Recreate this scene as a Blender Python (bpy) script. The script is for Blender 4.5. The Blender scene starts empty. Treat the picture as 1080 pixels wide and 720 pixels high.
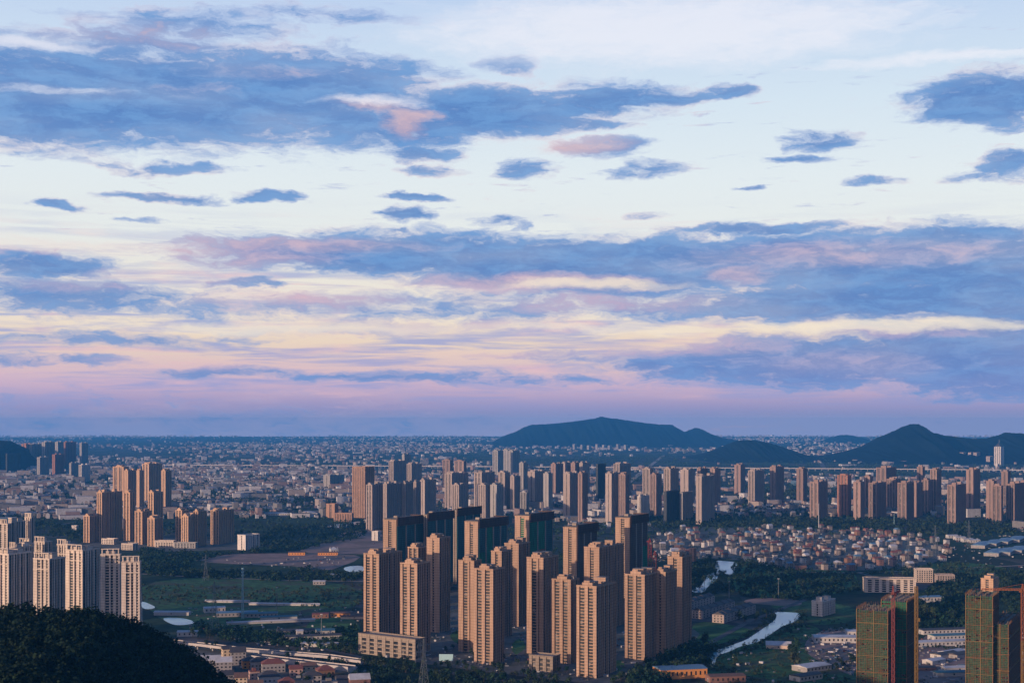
import bpy, math, random
import numpy as np
from mathutils import Vector
C = bpy.context.scene.collection
SC = bpy.context.scene
R = math.radians
pi = math.pi
# ---------------------------------------------------------------- camera, sky, sun, exposure
HC, F, CX, YH = 240.0, 1500.0, 540.0, 446.0        # eye height (m), focal length in photo pixels, principal column, level line
cam = bpy.data.objects.new('camera', bpy.data.cameras.new('camera')); C.objects.link(cam)
cam.location = (0, 0, HC); cam.rotation_euler = (pi/2, 0, 0)
cam.data.sensor_width = 36; cam.data.lens = 36*F/1080
cam.data.shift_y = (YH-360)/1080
cam.data.clip_start = 1; cam.data.clip_end = 200000
SC.camera = cam
SUN_AZ, SUN_EL = R(230), R(8.5)
SUN_STRENGTH = 4.8
sd = bpy.data.lights.new('sun', 'SUN'); sun = bpy.data.objects.new('sun', sd); C.objects.link(sun)
sd.energy = SUN_STRENGTH; sd.angle = R(.5); sd.color = (1, .675, .45)
to_sun = Vector((math.sin(SUN_AZ)*math.cos(SUN_EL), math.cos(SUN_AZ)*math.cos(SUN_EL), math.sin(SUN_EL)))
sun.rotation_euler = (-to_sun).to_track_quat('-Z', 'Y').to_euler(); sun.location = (0, 0, 600)
vs = SC.view_settings
vs.view_transform = 'Standard'; vs.look = 'None'; vs.exposure = 0.0; vs.gamma = 1.0; vs.use_curve_mapping = False
HAZE_D, HAZE_COL, HAZE_TOP = 4.4e-5, (.07, .41, 1.0), 330.0

def lin(r, g, b):
    f = lambda c: c/12.92 if c <= .04045 else ((c+.055)/1.055)**2.4
    return (f(r/255), f(g/255), f(b/255), 1)

def sky():
    w = bpy.data.worlds.new('World'); SC.world = w; w.use_nodes = True
    nt = w.node_tree; N = nt.nodes; Lk = nt.links
    for n in list(N): N.remove(n)
    def nd(t, **k):
        n = N.new(t)
        for a, v in k.items(): setattr(n, a, v)
        return n
    def put(s, v):
        if isinstance(v, (int, float, tuple)): s.default_value = v
        else: Lk.new(v, s)
    def m(op, a, b=None, c=None, clamp=False):
        n = nd('ShaderNodeMath', operation=op); n.use_clamp = clamp
        for i, v in enumerate((a, b, c)):
            if v is not None: put(n.inputs[i], v)
        return n.outputs[0]
    def vm(op, a, b=None, c=None, out=0):
        n = nd('ShaderNodeVectorMath', operation=op)
        for i, v in enumerate((a, b, c)):
            if v is not None: put(n.inputs[i], v)
        return n.outputs[out]
    def mix(fac, a, b):
        n = nd('ShaderNodeMix', data_type='RGBA')
        put(n.inputs[0], fac); put(n.inputs[6], a); put(n.inputs[7], b)
        return n.outputs[2]
    def ss(x, lo, hi):
        n = nd('ShaderNodeMapRange', interpolation_type='SMOOTHSTEP')
        put(n.inputs[0], x); n.inputs[1].default_value = lo; n.inputs[2].default_value = hi
        return n.outputs[0]
    def noise(vec, detail, rough, dist=0.0):
        n = nd('ShaderNodeTexNoise', noise_dimensions='3D'); put(n.inputs['Vector'], vec)
        n.inputs['Scale'].default_value = 1; n.inputs['Detail'].default_value = detail
        n.inputs['Roughness'].default_value = rough; n.inputs['Distortion'].default_value = dist
        return n.outputs['Fac']
    def ramp(x, stops):
        n = nd('ShaderNodeValToRGB'); put(n.inputs[0], x); e = n.color_ramp.elements
        while len(e) > 1: e.remove(e[-1])
        e[0].position, e[0].color = stops[0]
        for p, c in stops[1:]:
            q = e.new(p); q.color = c
        return n.outputs[0]
    tc = nd('ShaderNodeTexCoord')
    sep = nd('ShaderNodeSeparateXYZ'); Lk.new(tc.outputs['Generated'], sep.inputs[0])
    az = m('ARCTAN2', sep.outputs[0], sep.outputs[1])
    el = m('ARCSINE', m('MINIMUM', m('MAXIMUM', sep.outputs[2], -1.0), 1.0))
    cmb = nd('ShaderNodeCombineXYZ'); put(cmb.inputs[0], az); put(cmb.inputs[1], el)
    P = cmb.outputs[0]
    wn = nd('ShaderNodeTexNoise', noise_dimensions='3D'); Lk.new(vm('MULTIPLY', P, (22., 60., 0.)), wn.inputs['Vector'])
    wn.inputs['Scale'].default_value = 1; wn.inputs['Detail'].default_value = 5; wn.inputs['Roughness'].default_value = .6
    warp = vm('MULTIPLY', vm('SUBTRACT', wn.outputs['Color'], (.5, .5, .5)), (.062, .018, 0.))
    Q = vm('ADD', P, warp)
    ae = lambda x, y: (math.atan2(x-CX, F), math.atan2(YH-y, math.hypot(F, x-CX)))
    def field(blobs, floor):
        prev = floor
        for b in blobs:
            x, y, rx, ry, wt = b
            a, e = ae(x, y); sx, sy = F/rx, F/ry
            d = vm('DOT_PRODUCT', q := vm('MULTIPLY_ADD', Q, (sx, sy, 0.), (-a*sx, -e*sy, 0.)), q, out=1)
            prev = m('MAXIMUM', prev, m('MULTIPLY_ADD', d, -wt, wt))
        return prev
    clouds = [(170,100,330,62,1.2),(40,112,170,52,1.2),(300,95,200,52,1.2),(400,122,170,38,1.1),(520,118,140,32,1.1),(640,106,90,22,1),
        (605,130,80,14,1),(700,103,80,15,1),(775,97,44,10,1),(190,26,120,18,.55),(150,46,150,20,.7),(330,14,130,10,.4),(442,160,52,13,1),(450,178,46,10,.8),
        (552,180,46,14,.8),(630,156,74,14,.9),(684,178,46,13,.75),(670,186,50,7,.6),(858,147,52,13,.85),(848,168,46,7,.7),(1050,104,96,32,1.15),(1062,172,48,18,.9),
        (1050,186,50,8,.6),(168,177,80,10,.8),(62,216,34,7,.9),(175,210,80,7,1),(278,207,42,8,.85),(440,210,56,6,1),(431,228,38,12,1.1),(424,245,34,4,.8),
        (520,232,38,8,.8),(548,240,20,6,.5),(930,192,40,5,.6),(790,198,24,4,.9),(535,70,42,16,.6),(142,233,30,4,.5),(798,241,115,9,1),(690,227,26,5,.5),
        (420,268,270,28,1.2),(310,260,150,14,.9),(560,276,220,30,1.2),(700,278,230,34,1.2),(860,275,230,36,1.2),(1010,272,190,40,1.25),(1100,300,190,62,1.3),
        (900,244,60,7,.7),(1020,250,120,16,1),(40,280,90,16,1),(262,298,60,6,.9),(900,318,280,26,1.1),(640,300,170,20,.9),(690,322,130,17,.7),(300,322,340,18,.55),(70,312,170,24,.8),
        (520,296,120,10,1.0),(540,322,170,26,.55),(1080,340,90,40,1.1),(860,382,240,34,1.1),(1010,375,190,42,1.2),(678,384,40,11,1),(1060,395,160,28,1.1),(760,392,130,12,.9),
        (120,357,170,9,.6),(50,379,120,9,.65),(230,391,100,8,.75),(420,397,150,9,.7),(600,374,110,8,.5),(380,346,160,10,.4),(560,400,200,8,.5),(100,441,320,20,.16),(330,450,300,12,.12)]
    clouds = [(x, y, rx*.86, ry*.84, w_*.95) if rx < 90 else (x, y, rx, ry, w_) for x, y, rx, ry, w_ in clouds]
    pinks = [(432,128,34,17,1),(395,113,60,9,.9),(608,155,66,11,1),(270,77,90,9,.35),(200,95,50,8,.25),(120,262,210,12,1),(300,258,170,12,.8),(320,316,130,13,.9),(180,292,110,10,.6),
        (570,299,170,13,1),(260,272,120,14,.7),(490,345,220,10,.7),(270,382,170,9,.8),(860,270,170,18,.65),(1000,265,110,16,.5),(780,291,42,12,.7),(640,320,170,12,.7),(690,366,170,13,.7),
        (480,372,200,9,.8),(930,352,150,8,.6),(150,38,130,16,.4),(80,303,100,8,.5),(570,448,20,6,.6),(880,380,150,12,.35)]
    bright = [(700,30,330,50,.9),(400,108,70,8,.8),(945,344,190,9,1),(620,300,120,8,.9),(640,345,150,8,.7),(300,345,250,8,.7),(60,95,90,6,.5),(40,46,80,8,.8),(1010,60,200,8,.7)]
    cf = field(clouds, -.45); pf = field(pinks, -.4); bf = field(bright, -.4)
    n1 = noise(vm('MULTIPLY', Q, (30., 100., 0.)), 11, .68)
    n2 = noise(vm('MULTIPLY', P, (9., 40., 3.)), 5, .55)
    n3 = noise(vm('MULTIPLY', P, (8., 120., 7.)), 8, .62, .5)
    c0 = m('ADD', cf, m('MULTIPLY_ADD', n1, 2.6, -1.20))
    body = ss(c0, -.10, .86)
    # loose high-level streaks that thicken towards the horizon
    streak = m('MULTIPLY', ss(n3, .43, .62), m('MULTIPLY', ss(el, .0, .03), ss(el, .16, .085)))
    streak = m('MULTIPLY', streak, .85)
    n4 = noise(vm('MULTIPLY', P, (19., 150., 31.)), 8, .66, .3)
    wisp = m('MULTIPLY', ss(n4, .585, .72), m('MULTIPLY', ss(el, .34, .2), .7))
    streak = m('MAXIMUM', streak, wisp)
    dens = m('MAXIMUM', body, streak)
    # clear sky
    st = [((e), c) for e, c in []]
    def pos(y): return (math.atan2(YH-y, F)+.1)/.6
    clear = ramp(m('MULTIPLY_ADD', el, 1/.6, .1/.6), [
        (0.0, lin(70, 96, 140)), (pos(476), lin(206, 200, 234)), (pos(441), lin(204, 193, 230)), (pos(438), lin(178, 172, 214)), (pos(435), lin(170, 165, 209)), (pos(430), lin(174, 164, 208)), (pos(424), lin(184, 168, 208)), (pos(416), lin(202, 178, 210)), (pos(404), lin(221, 190, 212)),
        (pos(385), lin(236, 206, 206)), (pos(362), lin(248, 224, 202)), (pos(330), lin(250, 238, 222)), (pos(290), lin(245, 240, 230)), (pos(250), lin(241, 245, 243)),
        (pos(190), lin(236, 245, 249)), (pos(110), lin(222, 238, 251)), (pos(0), lin(198, 219, 249)), (pos(-110), lin(112, 168, 228)), (1.0, lin(50, 100, 165))])
    nis = nd('ShaderNodeTexSky', sky_type='NISHITA', sun_disc=False)
    nis.sun_elevation = SUN_EL; nis.sun_rotation = SUN_AZ; nis.altitude = 240; nis.dust_density = 2.0
    nisc = vm('MULTIPLY', nis.outputs[0], (.08, .08, .08))
    base = mix(.10, clear, nisc)
    away = ss(az, .37, 1.1)             # the sky off to the sides, square to the sun, is deeper
    # cloud colour: blue bodies, lilac where thin, lighter ragged rims, rose where the low sun still reaches
    blue = mix(ss(n2, .48, .72), lin(62, 130, 204), lin(120, 152, 210))
    blue = mix(m('MULTIPLY', ss(c0, .2, 1.0), .72), mix(.45, blue, lin(178, 200, 228)), mix(ss(n1, .40, .64), lin(44, 108, 184), lin(84, 144, 208)))
    blue = mix(m('MULTIPLY', ss(el, .10, .0), .35), blue, lin(132, 152, 212))
    pk = m('MULTIPLY', ss(m('ADD', pf, m('MULTIPLY_ADD', n1, 2.4, -1.25)), -.1, 1.5), .62)
    ccol = mix(pk, blue, mix(ss(el, .05, .2), lin(240, 188, 196), lin(250, 196, 178)))
    strk = mix(ss(n2, .46, .64), lin(150, 162, 214), lin(238, 194, 200))
    ccol = mix(body, strk, ccol)
    out = mix(m('MULTIPLY', dens, m('MULTIPLY_ADD', ss(n2, .3, .7), -.14, .95)), base, ccol)
    br = m('MULTIPLY', ss(m('ADD', bf, m('MULTIPLY_ADD', n1, 1.2, -.6)), .0, .9), .7)
    out = mix(m('MULTIPLY', pk, .32), out, lin(246, 196, 192))
    out = mix(br, out, mix(ss(el, .12, .2), lin(250, 236, 214), lin(242, 242, 250)))
    out = mix(m('MULTIPLY', away, .64), out, lin(46, 96, 156))
    west = m('MULTIPLY', ss(az, -1.0, -1.9), ss(el, .75, .05))      # afterglow round the sun, behind the viewer
    out = mix(m('MULTIPLY', west, .8), out, (1.7, 1.15, .85, 1))
    bg = nd('ShaderNodeBackground'); Lk.new(out, bg.inputs[0]); bg.inputs[1].default_value = 1.0
    o = nd('ShaderNodeOutputWorld'); Lk.new(bg.outputs[0], o.inputs[0])
sky()

# ---------------------------------------------------------------- helpers
rng = random.Random(7)
def G(px, py):
    d = HC*F/(py-YH)
    return ((px-CX)*d/F, d)
def at_d(px, d): return ((px-CX)*d/F, d)
def V(px, py, z):                                   # a point at height z seen at that pixel
    d = (HC-z)*F/(py-YH)
    return ((px-CX)*d/F, d, z)
ORD = 'first second third fourth fifth sixth seventh eighth ninth tenth eleventh twelfth thirteenth fourteenth fifteenth sixteenth seventeenth eighteenth nineteenth'.split()
TENS = ['', '', 'twenty', 'thirty', 'forty', 'fifty', 'sixty', 'seventy', 'eighty', 'ninety']
def ordinal(n):
    if n < 20: return ORD[n-1]
    t, u = divmod(n, 10)
    return TENS[t]+'-'+ORD[u-1] if u else TENS[t][:-1]+'ieth'

class MB:
    def __init__(s): s.v = []; s.f = []; s.m = []
    def face(s, pts, mi=0):
        k = len(s.v); s.v += pts; s.f.append(tuple(range(k, k+len(pts)))); s.m.append(mi)
    def box(s, x0, x1, y0, y1, z0, z1, mi=0, top=None):
        k = len(s.v)
        s.v += [(x0,y0,z0),(x1,y0,z0),(x1,y1,z0),(x0,y1,z0),(x0,y0,z1),(x1,y0,z1),(x1,y1,z1),(x0,y1,z1)]
        for q in ((0,3,2,1),(4,5,6,7),(0,1,5,4),(1,2,6,5),(2,3,7,6),(3,0,4,7)): s.f.append(tuple(k+i for i in q))
        s.m += [mi, mi if top is None else top, mi, mi, mi, mi]
    def prism(s, poly, z0, z1, mis=None, top=0):
        n = len(poly); k = len(s.v)
        s.v += [(x, y, z0) for x, y in poly]+[(x, y, z1) for x, y in poly]
        for i in range(n):
            j = (i+1) % n
            s.f.append((k+i, k+j, k+n+j, k+n+i)); s.m.append(mis[i] if mis else 0)
        s.f.append(tuple(k+n+i for i in range(n))); s.m.append(top)
        s.f.append(tuple(k+n-1-i for i in range(n))); s.m.append(top)
    def gable(s, x0, x1, y0, y1, z, zr, mi=0, ov=.0, under=.25):       # ridge along x
        xa, xb, ya, yb = x0-ov, x1+ov, y0-ov, y1+ov; ym = (ya+yb)/2; k = len(s.v)
        s.v += [(xa,ya,z),(xb,ya,z),(xb,yb,z),(xa,yb,z),(xa,ym,zr),(xb,ym,zr),(xa,ya,z-under),(xb,ya,z-under),(xb,yb,z-under),(xa,yb,z-under)]
        for q in ((0,1,5,4),(2,3,4,5),(0,4,3),(1,2,5),(9,8,7,6),(6,7,1,0),(7,8,2,1),(8,9,3,2),(9,6,0,3)): s.f.append(tuple(k+i for i in q)); s.m.append(mi)
    def hip(s, x0, x1, y0, y1, z, zr, mi=0, ov=.6, under=.25, ins=None):
        xa, xb, ya, yb = x0-ov, x1+ov, y0-ov, y1+ov; ym = (ya+yb)/2; i_ = min((yb-ya)/2, (xb-xa)*.45) if ins is None else ins; k = len(s.v)
        s.v += [(xa,ya,z),(xb,ya,z),(xb,yb,z),(xa,yb,z),(xa+i_,ym,zr),(xb-i_,ym,zr),(xa,ya,z-under),(xb,ya,z-under),(xb,yb,z-under),(xa,yb,z-under)]
        for q in ((0,1,5,4),(2,3,4,5),(0,4,3),(1,2,5),(9,8,7,6),(6,7,1,0),(7,8,2,1),(8,9,3,2),(9,6,0,3)): s.f.append(tuple(k+i for i in q)); s.m.append(mi)
    def bar(s, a, b, r, mi=0):
        a = Vector(a); b = Vector(b); d = (b-a).normalized()
        u = d.cross(Vector((0, 0, 1)) if abs(d.z) < .9 else Vector((1, 0, 0))).normalized()*r; w = d.cross(u).normalized()*r
        k = len(s.v)
        for p in (a, b): s.v += [tuple(p+u+w), tuple(p-u+w), tuple(p-u-w), tuple(p+u-w)]
        for q in ((0,1,2,3),(7,6,5,4),(0,4,5,1),(1,5,6,2),(2,6,7,3),(3,7,4,0)): s.f.append(tuple(k+i for i in q)); s.m.append(mi)
    def tube(s, a, b, r0, r1, n=6, mi=0):
        a = Vector(a); b = Vector(b); d = (b-a).normalized()
        u = d.cross(Vector((0, 0, 1)) if abs(d.z) < .9 else Vector((1, 0, 0))).normalized(); w = d.cross(u); k = len(s.v)
        for p, r in ((a, r0), (b, r1)):
            for i in range(n):
                t = 2*pi*i/n; s.v.append(tuple(p+u*(r*math.cos(t))+w*(r*math.sin(t))))
        for i in range(n):
            j = (i+1) % n; s.f.append((k+i, k+j, k+n+j, k+n+i)); s.m.append(mi)
        s.f.append(tuple(k+n+i for i in range(n))); s.f.append(tuple(k+n-1-i for i in range(n))); s.m += [mi, mi]
    def mesh(s, name, mats):
        me = bpy.data.meshes.new(name); me.from_pydata(s.v, [], s.f)
        for x in (mats if isinstance(mats, (list, tuple)) else [mats]): me.materials.append(x)
        me.polygons.foreach_set('material_index', s.m); me.update(); return me
    def build(s, name, mats, parent=None, loc=None, kind=None):
        o = bpy.data.objects.new(name, s.mesh(name, mats)); C.objects.link(o)
        if parent: o.parent = parent
        if loc: o.location = loc
        if kind: o['kind'] = kind
        return o
def link(name, me, parent=None, loc=None, rz=0, scale=None):
    o = bpy.data.objects.new(name, me); C.objects.link(o)
    if parent: o.parent = parent
    if loc: o.location = loc
    if rz: o.rotation_euler = (0, 0, rz)
    if scale: o.scale = scale
    return o
def tag(o, label, cat, group=None):
    o['label'] = label; o['category'] = cat
    if group: o['group'] = group
    return o
def thing(name, label, cat, loc=(0,0,0), rz=0, group=None):
    o = bpy.data.objects.new(name, None); C.objects.link(o); o.empty_display_size = 1
    o.location = loc; o.rotation_euler = (0, 0, rz)
    return tag(o, label, cat, group)

# ---------------------------------------------------------------- materials
def mat(name, col, rough=.8, var=.25, scale=.25, spec=.3, rnd=0., metal=0., grime=None, coords='Object', grime_scale=.05):
    """surface colour broken up by procedural wear of its own; rnd: each object a little different"""
    mt = bpy.data.materials.new(name); mt.use_nodes = True
    nt = mt.node_tree; N = nt.nodes; Lk = nt.links; b = N['Principled BSDF']
    b.inputs['Roughness'].default_value = rough; b.inputs['Specular IOR Level'].default_value = spec; b.inputs['Metallic'].default_value = metal
    tc = N.new('ShaderNodeTexCoord')
    nz = N.new('ShaderNodeTexNoise'); nz.inputs['Scale'].default_value = scale; nz.inputs['Detail'].default_value = 5; nz.inputs['Roughness'].default_value = .65
    if coords == 'World':
        g = N.new('ShaderNodeNewGeometry'); src = g.outputs['Position']
    else: src = tc.outputs[coords]
    Lk.new(src, nz.inputs['Vector'])
    mr = N.new('ShaderNodeMapRange'); mr.inputs[1].default_value = .3; mr.inputs[2].default_value = .7
    mr.inputs[3].default_value = 1-var; mr.inputs[4].default_value = 1+var; Lk.new(nz.outputs['Fac'], mr.inputs[0])
    hs = N.new('ShaderNodeHueSaturation'); hs.inputs['Color'].default_value = (*col[:3], 1); Lk.new(mr.outputs[0], hs.inputs['Value'])
    if rnd:
        oi = N.new('ShaderNodeObjectInfo'); r2 = N.new('ShaderNodeMapRange'); r2.inputs[3].default_value = .5-rnd*.06; r2.inputs[4].default_value = .5+rnd*.06
        Lk.new(oi.outputs['Random'], r2.inputs[0]); Lk.new(r2.outputs[0], hs.inputs['Hue'])
        r3 = N.new('ShaderNodeMapRange'); r3.inputs[3].default_value = 1-rnd*.5; r3.inputs[4].default_value = 1+rnd*.4; Lk.new(oi.outputs['Random'], r3.inputs[0])
        Lk.new(r3.outputs[0], hs.inputs['Saturation'])
    out = hs.outputs[0]
    if grime:
        n2 = N.new('ShaderNodeTexNoise'); n2.inputs['Scale'].default_value = grime_scale; n2.inputs['Detail'].default_value = 6; Lk.new(src, n2.inputs['Vector'])
        r4 = N.new('ShaderNodeMapRange'); r4.inputs[1].default_value = .5; r4.inputs[2].default_value = .68; Lk.new(n2.outputs['Fac'], r4.inputs[0])
        mx = N.new('ShaderNodeMix'); mx.data_type = 'RGBA'; Lk.new(r4.outputs[0], mx.inputs[0]); Lk.new(out, mx.inputs[6]); mx.inputs[7].default_value = (*grime[:3], 1)
        out = mx.outputs[2]
    Lk.new(out, b.inputs['Base Color'])
    return mt

def facade(name, col, floor=3.0, band=.62, streak=.25):
    """rendered wall: a slab line each storey and rain streaks"""
    mt = bpy.data.materials.new(name); mt.use_nodes = True
    nt = mt.node_tree; N = nt.nodes; Lk = nt.links; b = N['Principled BSDF']
    b.inputs['Roughness'].default_value = .85; b.inputs['Specular IOR Level'].default_value = .2
    tc = N.new('ShaderNodeTexCoord'); sp = N.new('ShaderNodeSeparateXYZ'); Lk.new(tc.outputs['Object'], sp.inputs[0])
    md = N.new('ShaderNodeMath'); md.operation = 'PINGPONG'; md.inputs[1].default_value = floor/2; Lk.new(sp.outputs[2], md.inputs[0])
    ls = N.new('ShaderNodeMath'); ls.operation = 'LESS_THAN'; ls.inputs[1].default_value = .22; Lk.new(md.outputs[0], ls.inputs[0])
    mp = N.new('ShaderNodeVectorMath'); mp.operation = 'MULTIPLY'; mp.inputs[1].default_value = (.8, .8, .05); Lk.new(tc.outputs['Object'], mp.inputs[0])
    nz = N.new('ShaderNodeTexNoise'); nz.inputs['Scale'].default_value = 1; nz.inputs['Detail'].default_value = 5; Lk.new(mp.outputs[0], nz.inputs['Vector'])
    mr = N.new('ShaderNodeMapRange'); mr.inputs[1].default_value = .3; mr.inputs[2].default_value = .7; mr.inputs[3].default_value = 1-streak; mr.inputs[4].default_value = 1+streak*.6
    Lk.new(nz.outputs['Fac'], mr.inputs[0])
    b2 = N.new('ShaderNodeMapRange'); b2.inputs[3].default_value = 1; b2.inputs[4].default_value = band; Lk.new(ls.outputs[0], b2.inputs[0])
    mu = N.new('ShaderNodeMath'); mu.operation = 'MULTIPLY'; Lk.new(mr.outputs[0], mu.inputs[0]); Lk.new(b2.outputs[0], mu.inputs[1])
    oi = N.new('ShaderNodeObjectInfo'); r3 = N.new('ShaderNodeMapRange'); r3.inputs[3].default_value = .86; r3.inputs[4].default_value = 1.12; Lk.new(oi.outputs['Random'], r3.inputs[0])
    m2 = N.new('ShaderNodeMath'); m2.operation = 'MULTIPLY'; Lk.new(mu.outputs[0], m2.inputs[0]); Lk.new(r3.outputs[0], m2.inputs[1])
    hs = N.new('ShaderNodeHueSaturation'); hs.inputs['Color'].default_value = (*col, 1); Lk.new(m2.outputs[0], hs.inputs['Value'])
    Lk.new(hs.outputs[0], b.inputs['Base Color'])
    return mt

M = {}
for k, c in dict(tan=(.40,.275,.205), cream=(.58,.50,.44), yellow=(.56,.37,.25), pink=(.38,.32,.30), rose=(.30,.215,.195), orange=(.38,.235,.17), white=(.62,.58,.56),
                 grey=(.34,.33,.33), brick=(.34,.17,.13), conc=(.30,.25,.21), dark=(.07,.08,.09)).items():
    M['w_'+k] = facade('wall_'+k, c)
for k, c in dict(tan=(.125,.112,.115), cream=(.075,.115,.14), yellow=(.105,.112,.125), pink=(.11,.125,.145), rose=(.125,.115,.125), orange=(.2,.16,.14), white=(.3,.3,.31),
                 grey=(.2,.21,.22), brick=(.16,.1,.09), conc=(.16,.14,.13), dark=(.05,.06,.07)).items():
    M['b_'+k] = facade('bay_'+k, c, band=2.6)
def glass_mat():
    mt = bpy.data.materials.new('window_glass'); mt.use_nodes = True; nt = mt.node_tree; N = nt.nodes; Lk = nt.links; b = N['Principled BSDF']
    g = N.new('ShaderNodeNewGeometry'); sc = N.new('ShaderNodeVectorMath'); sc.operation = 'MULTIPLY'; sc.inputs[1].default_value = (.28, .28, .333); Lk.new(g.outputs['Position'], sc.inputs[0])
    v = N.new('ShaderNodeTexVoronoi'); v.inputs['Scale'].default_value = 1; v.inputs['Randomness'].default_value = .3; Lk.new(sc.outputs[0], v.inputs['Vector'])
    sp = N.new('ShaderNodeSeparateColor'); Lk.new(v.outputs['Color'], sp.inputs[0])
    cr = N.new('ShaderNodeValToRGB'); cr.color_ramp.interpolation = 'CONSTANT'; e = cr.color_ramp.elements; e[0].color = (.012, .015, .02, 1); e[1].position = .5; e[1].color = (.03, .033, .038, 1)
    for p, c in ((.72, (.018, .026, .034, 1)), (.84, (.10, .09, .085, 1)), (.94, (.16, .15, .15, 1))):
        q = e.new(p); q.color = c
    Lk.new(sp.outputs[0], cr.inputs[0]); Lk.new(cr.outputs[0], b.inputs['Base Color']); b.inputs['Roughness'].default_value = .4; b.inputs['Specular IOR Level'].default_value = .18
    return mt
M['glass'] = glass_mat()
M['roof_grey'] = mat('roof_concrete', (.21,.19,.18), .9, .3, .2, grime=(.11,.1,.1), grime_scale=.2)
M['roof_dark'] = mat('roof_dark_tile', (.06,.06,.068), .7, .3, .8)
M['roof_red'] = mat('roof_red_tile', (.18,.07,.06), .8, .3, .8)
M['roof_brown'] = mat('roof_brown_tile', (.15,.09,.07), .8, .3, .8)
M['roof_blue'] = mat('roof_blue_sheet', (.09,.19,.30), .5, .15, .4)
M['roof_white'] = mat('roof_white_sheet', (.46,.47,.50), .6, .15, .3, grime=(.27,.27,.28))
M['roof_teal'] = mat('roof_teal_sheet', (.05,.14,.18), .5, .2, .3)
M['net_green'] = facade('net_green', (.015,.17,.095), band=.55, streak=.6)
M['net_teal'] = facade('net_teal', (.026,.088,.095), band=1.7, streak=.6)
M['net_dark'] = facade('net_dark', (.095,.062,.052), band=.6, streak=.5)
M['steel_yellow'] = mat('painted_yellow_steel', (.20,.125,.04), .6, .2, 1)
M['steel_red'] = mat('painted_red_steel', (.19,.032,.03), .55, .2, 1)
M['steel_orange'] = mat('painted_orange_steel', (.26,.085,.03), .55, .2, 1)
M['steel_grey'] = mat('galvanised_steel', (.13,.15,.165), .5, .2, 1, .5)
M['steel_blue'] = mat('pale_blue_painted_steel', (.22,.38,.44), .5, .2, 1)
M['leaf_a'] = mat('leaves_dark', (.014,.034,.020), .8, .7, .35, .15, coords='World', rnd=.5, grime=(.040,.058,.026), grime_scale=.045)
M['leaf_b'] = mat('leaves_mid', (.024,.056,.026), .8, .7, .35, .15, coords='World', rnd=.5, grime=(.014,.03,.018), grime_scale=.04)
M['leaf_c'] = mat('leaves_olive', (.038,.055,.030), .8, .5, .4, .15, coords='World', rnd=.5)
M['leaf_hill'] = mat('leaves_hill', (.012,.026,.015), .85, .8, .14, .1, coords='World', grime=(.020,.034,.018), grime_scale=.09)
M['bark'] = mat('bark', (.05,.04,.032), .9, .3, 3)
M['asphalt'] = mat('asphalt', (.075,.075,.08), .9, .25, .05, grime=(.13,.125,.125), coords='World')
M['paving'] = mat('paving', (.10,.105,.10), .9, .4, .08, grime=(.045,.06,.045), coords='World', grime_scale=.03)
M['deck'] = mat('concrete_deck', (.42,.40,.40), .85, .15, .1)
M['dirt'] = mat('bare_soil', (.24,.16,.14), .95, .35, .05, grime=(.13,.10,.08), coords='World', grime_scale=.012)
M['track'] = mat('pale_track', (.30,.25,.22), .95, .25, .05, coords='World')
M['grass'] = mat('meadow', (.046,.112,.042), .95, .8, .09, .1, coords='World', grime=(.075,.07,.05), grime_scale=.02)
M['crop'] = mat('crop_field', (.055,.135,.045), .95, .7, .08, .1, coords='World', grime=(.02,.042,.022), grime_scale=.02)
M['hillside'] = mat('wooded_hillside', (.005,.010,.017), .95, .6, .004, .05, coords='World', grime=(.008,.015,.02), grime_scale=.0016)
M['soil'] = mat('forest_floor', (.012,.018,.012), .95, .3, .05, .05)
M['panel'] = mat('pale_blue_board', (.35,.56,.62), .4, .08, 1)
M['hw_white'] = mat('house_white', (.44,.43,.43), .85, .15, .5, rnd=.3)
M['hw_cream'] = mat('house_cream', (.55,.44,.34), .85, .15, .5, rnd=.3)
M['hw_pink'] = mat('house_pink', (.44,.30,.28), .85, .15, .5, rnd=.3)
M['hw_grey'] = mat('house_grey', (.28,.27,.28), .85, .2, .5, rnd=.3)
M['hw_brick'] = mat('house_brick', (.22,.12,.095), .85, .2, .5, rnd=.3)
M['hw_orange'] = mat('house_orange', (.62,.27,.09), .85, .1, .5)

def water_mat():
    mt = bpy.data.materials.new('river_water'); mt.use_nodes = True; N = mt.node_tree.nodes; b = N['Principled BSDF']
    b.inputs['Base Color'].default_value = (.20, .46, .55, 1); b.inputs['Roughness'].default_value = .16; b.inputs['IOR'].default_value = 1.33; b.inputs['Specular IOR Level'].default_value = .35; b.inputs['Specular Tint'].default_value = (.55, .85, 1, 1)
    g = N.new('ShaderNodeNewGeometry'); n = N.new('ShaderNodeTexNoise'); n.inputs['Scale'].default_value = .25; n.inputs['Detail'].default_value = 4
    bp = N.new('ShaderNodeBump'); bp.inputs['Strength'].default_value = .12; bp.inputs['Distance'].default_value = .5
    L = mt.node_tree.links; L.new(g.outputs['Position'], n.inputs['Vector']); L.new(n.outputs['Fac'], bp.inputs['Height']); L.new(bp.outputs[0], b.inputs['Normal'])
    return mt
M['water'] = water_mat()

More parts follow.
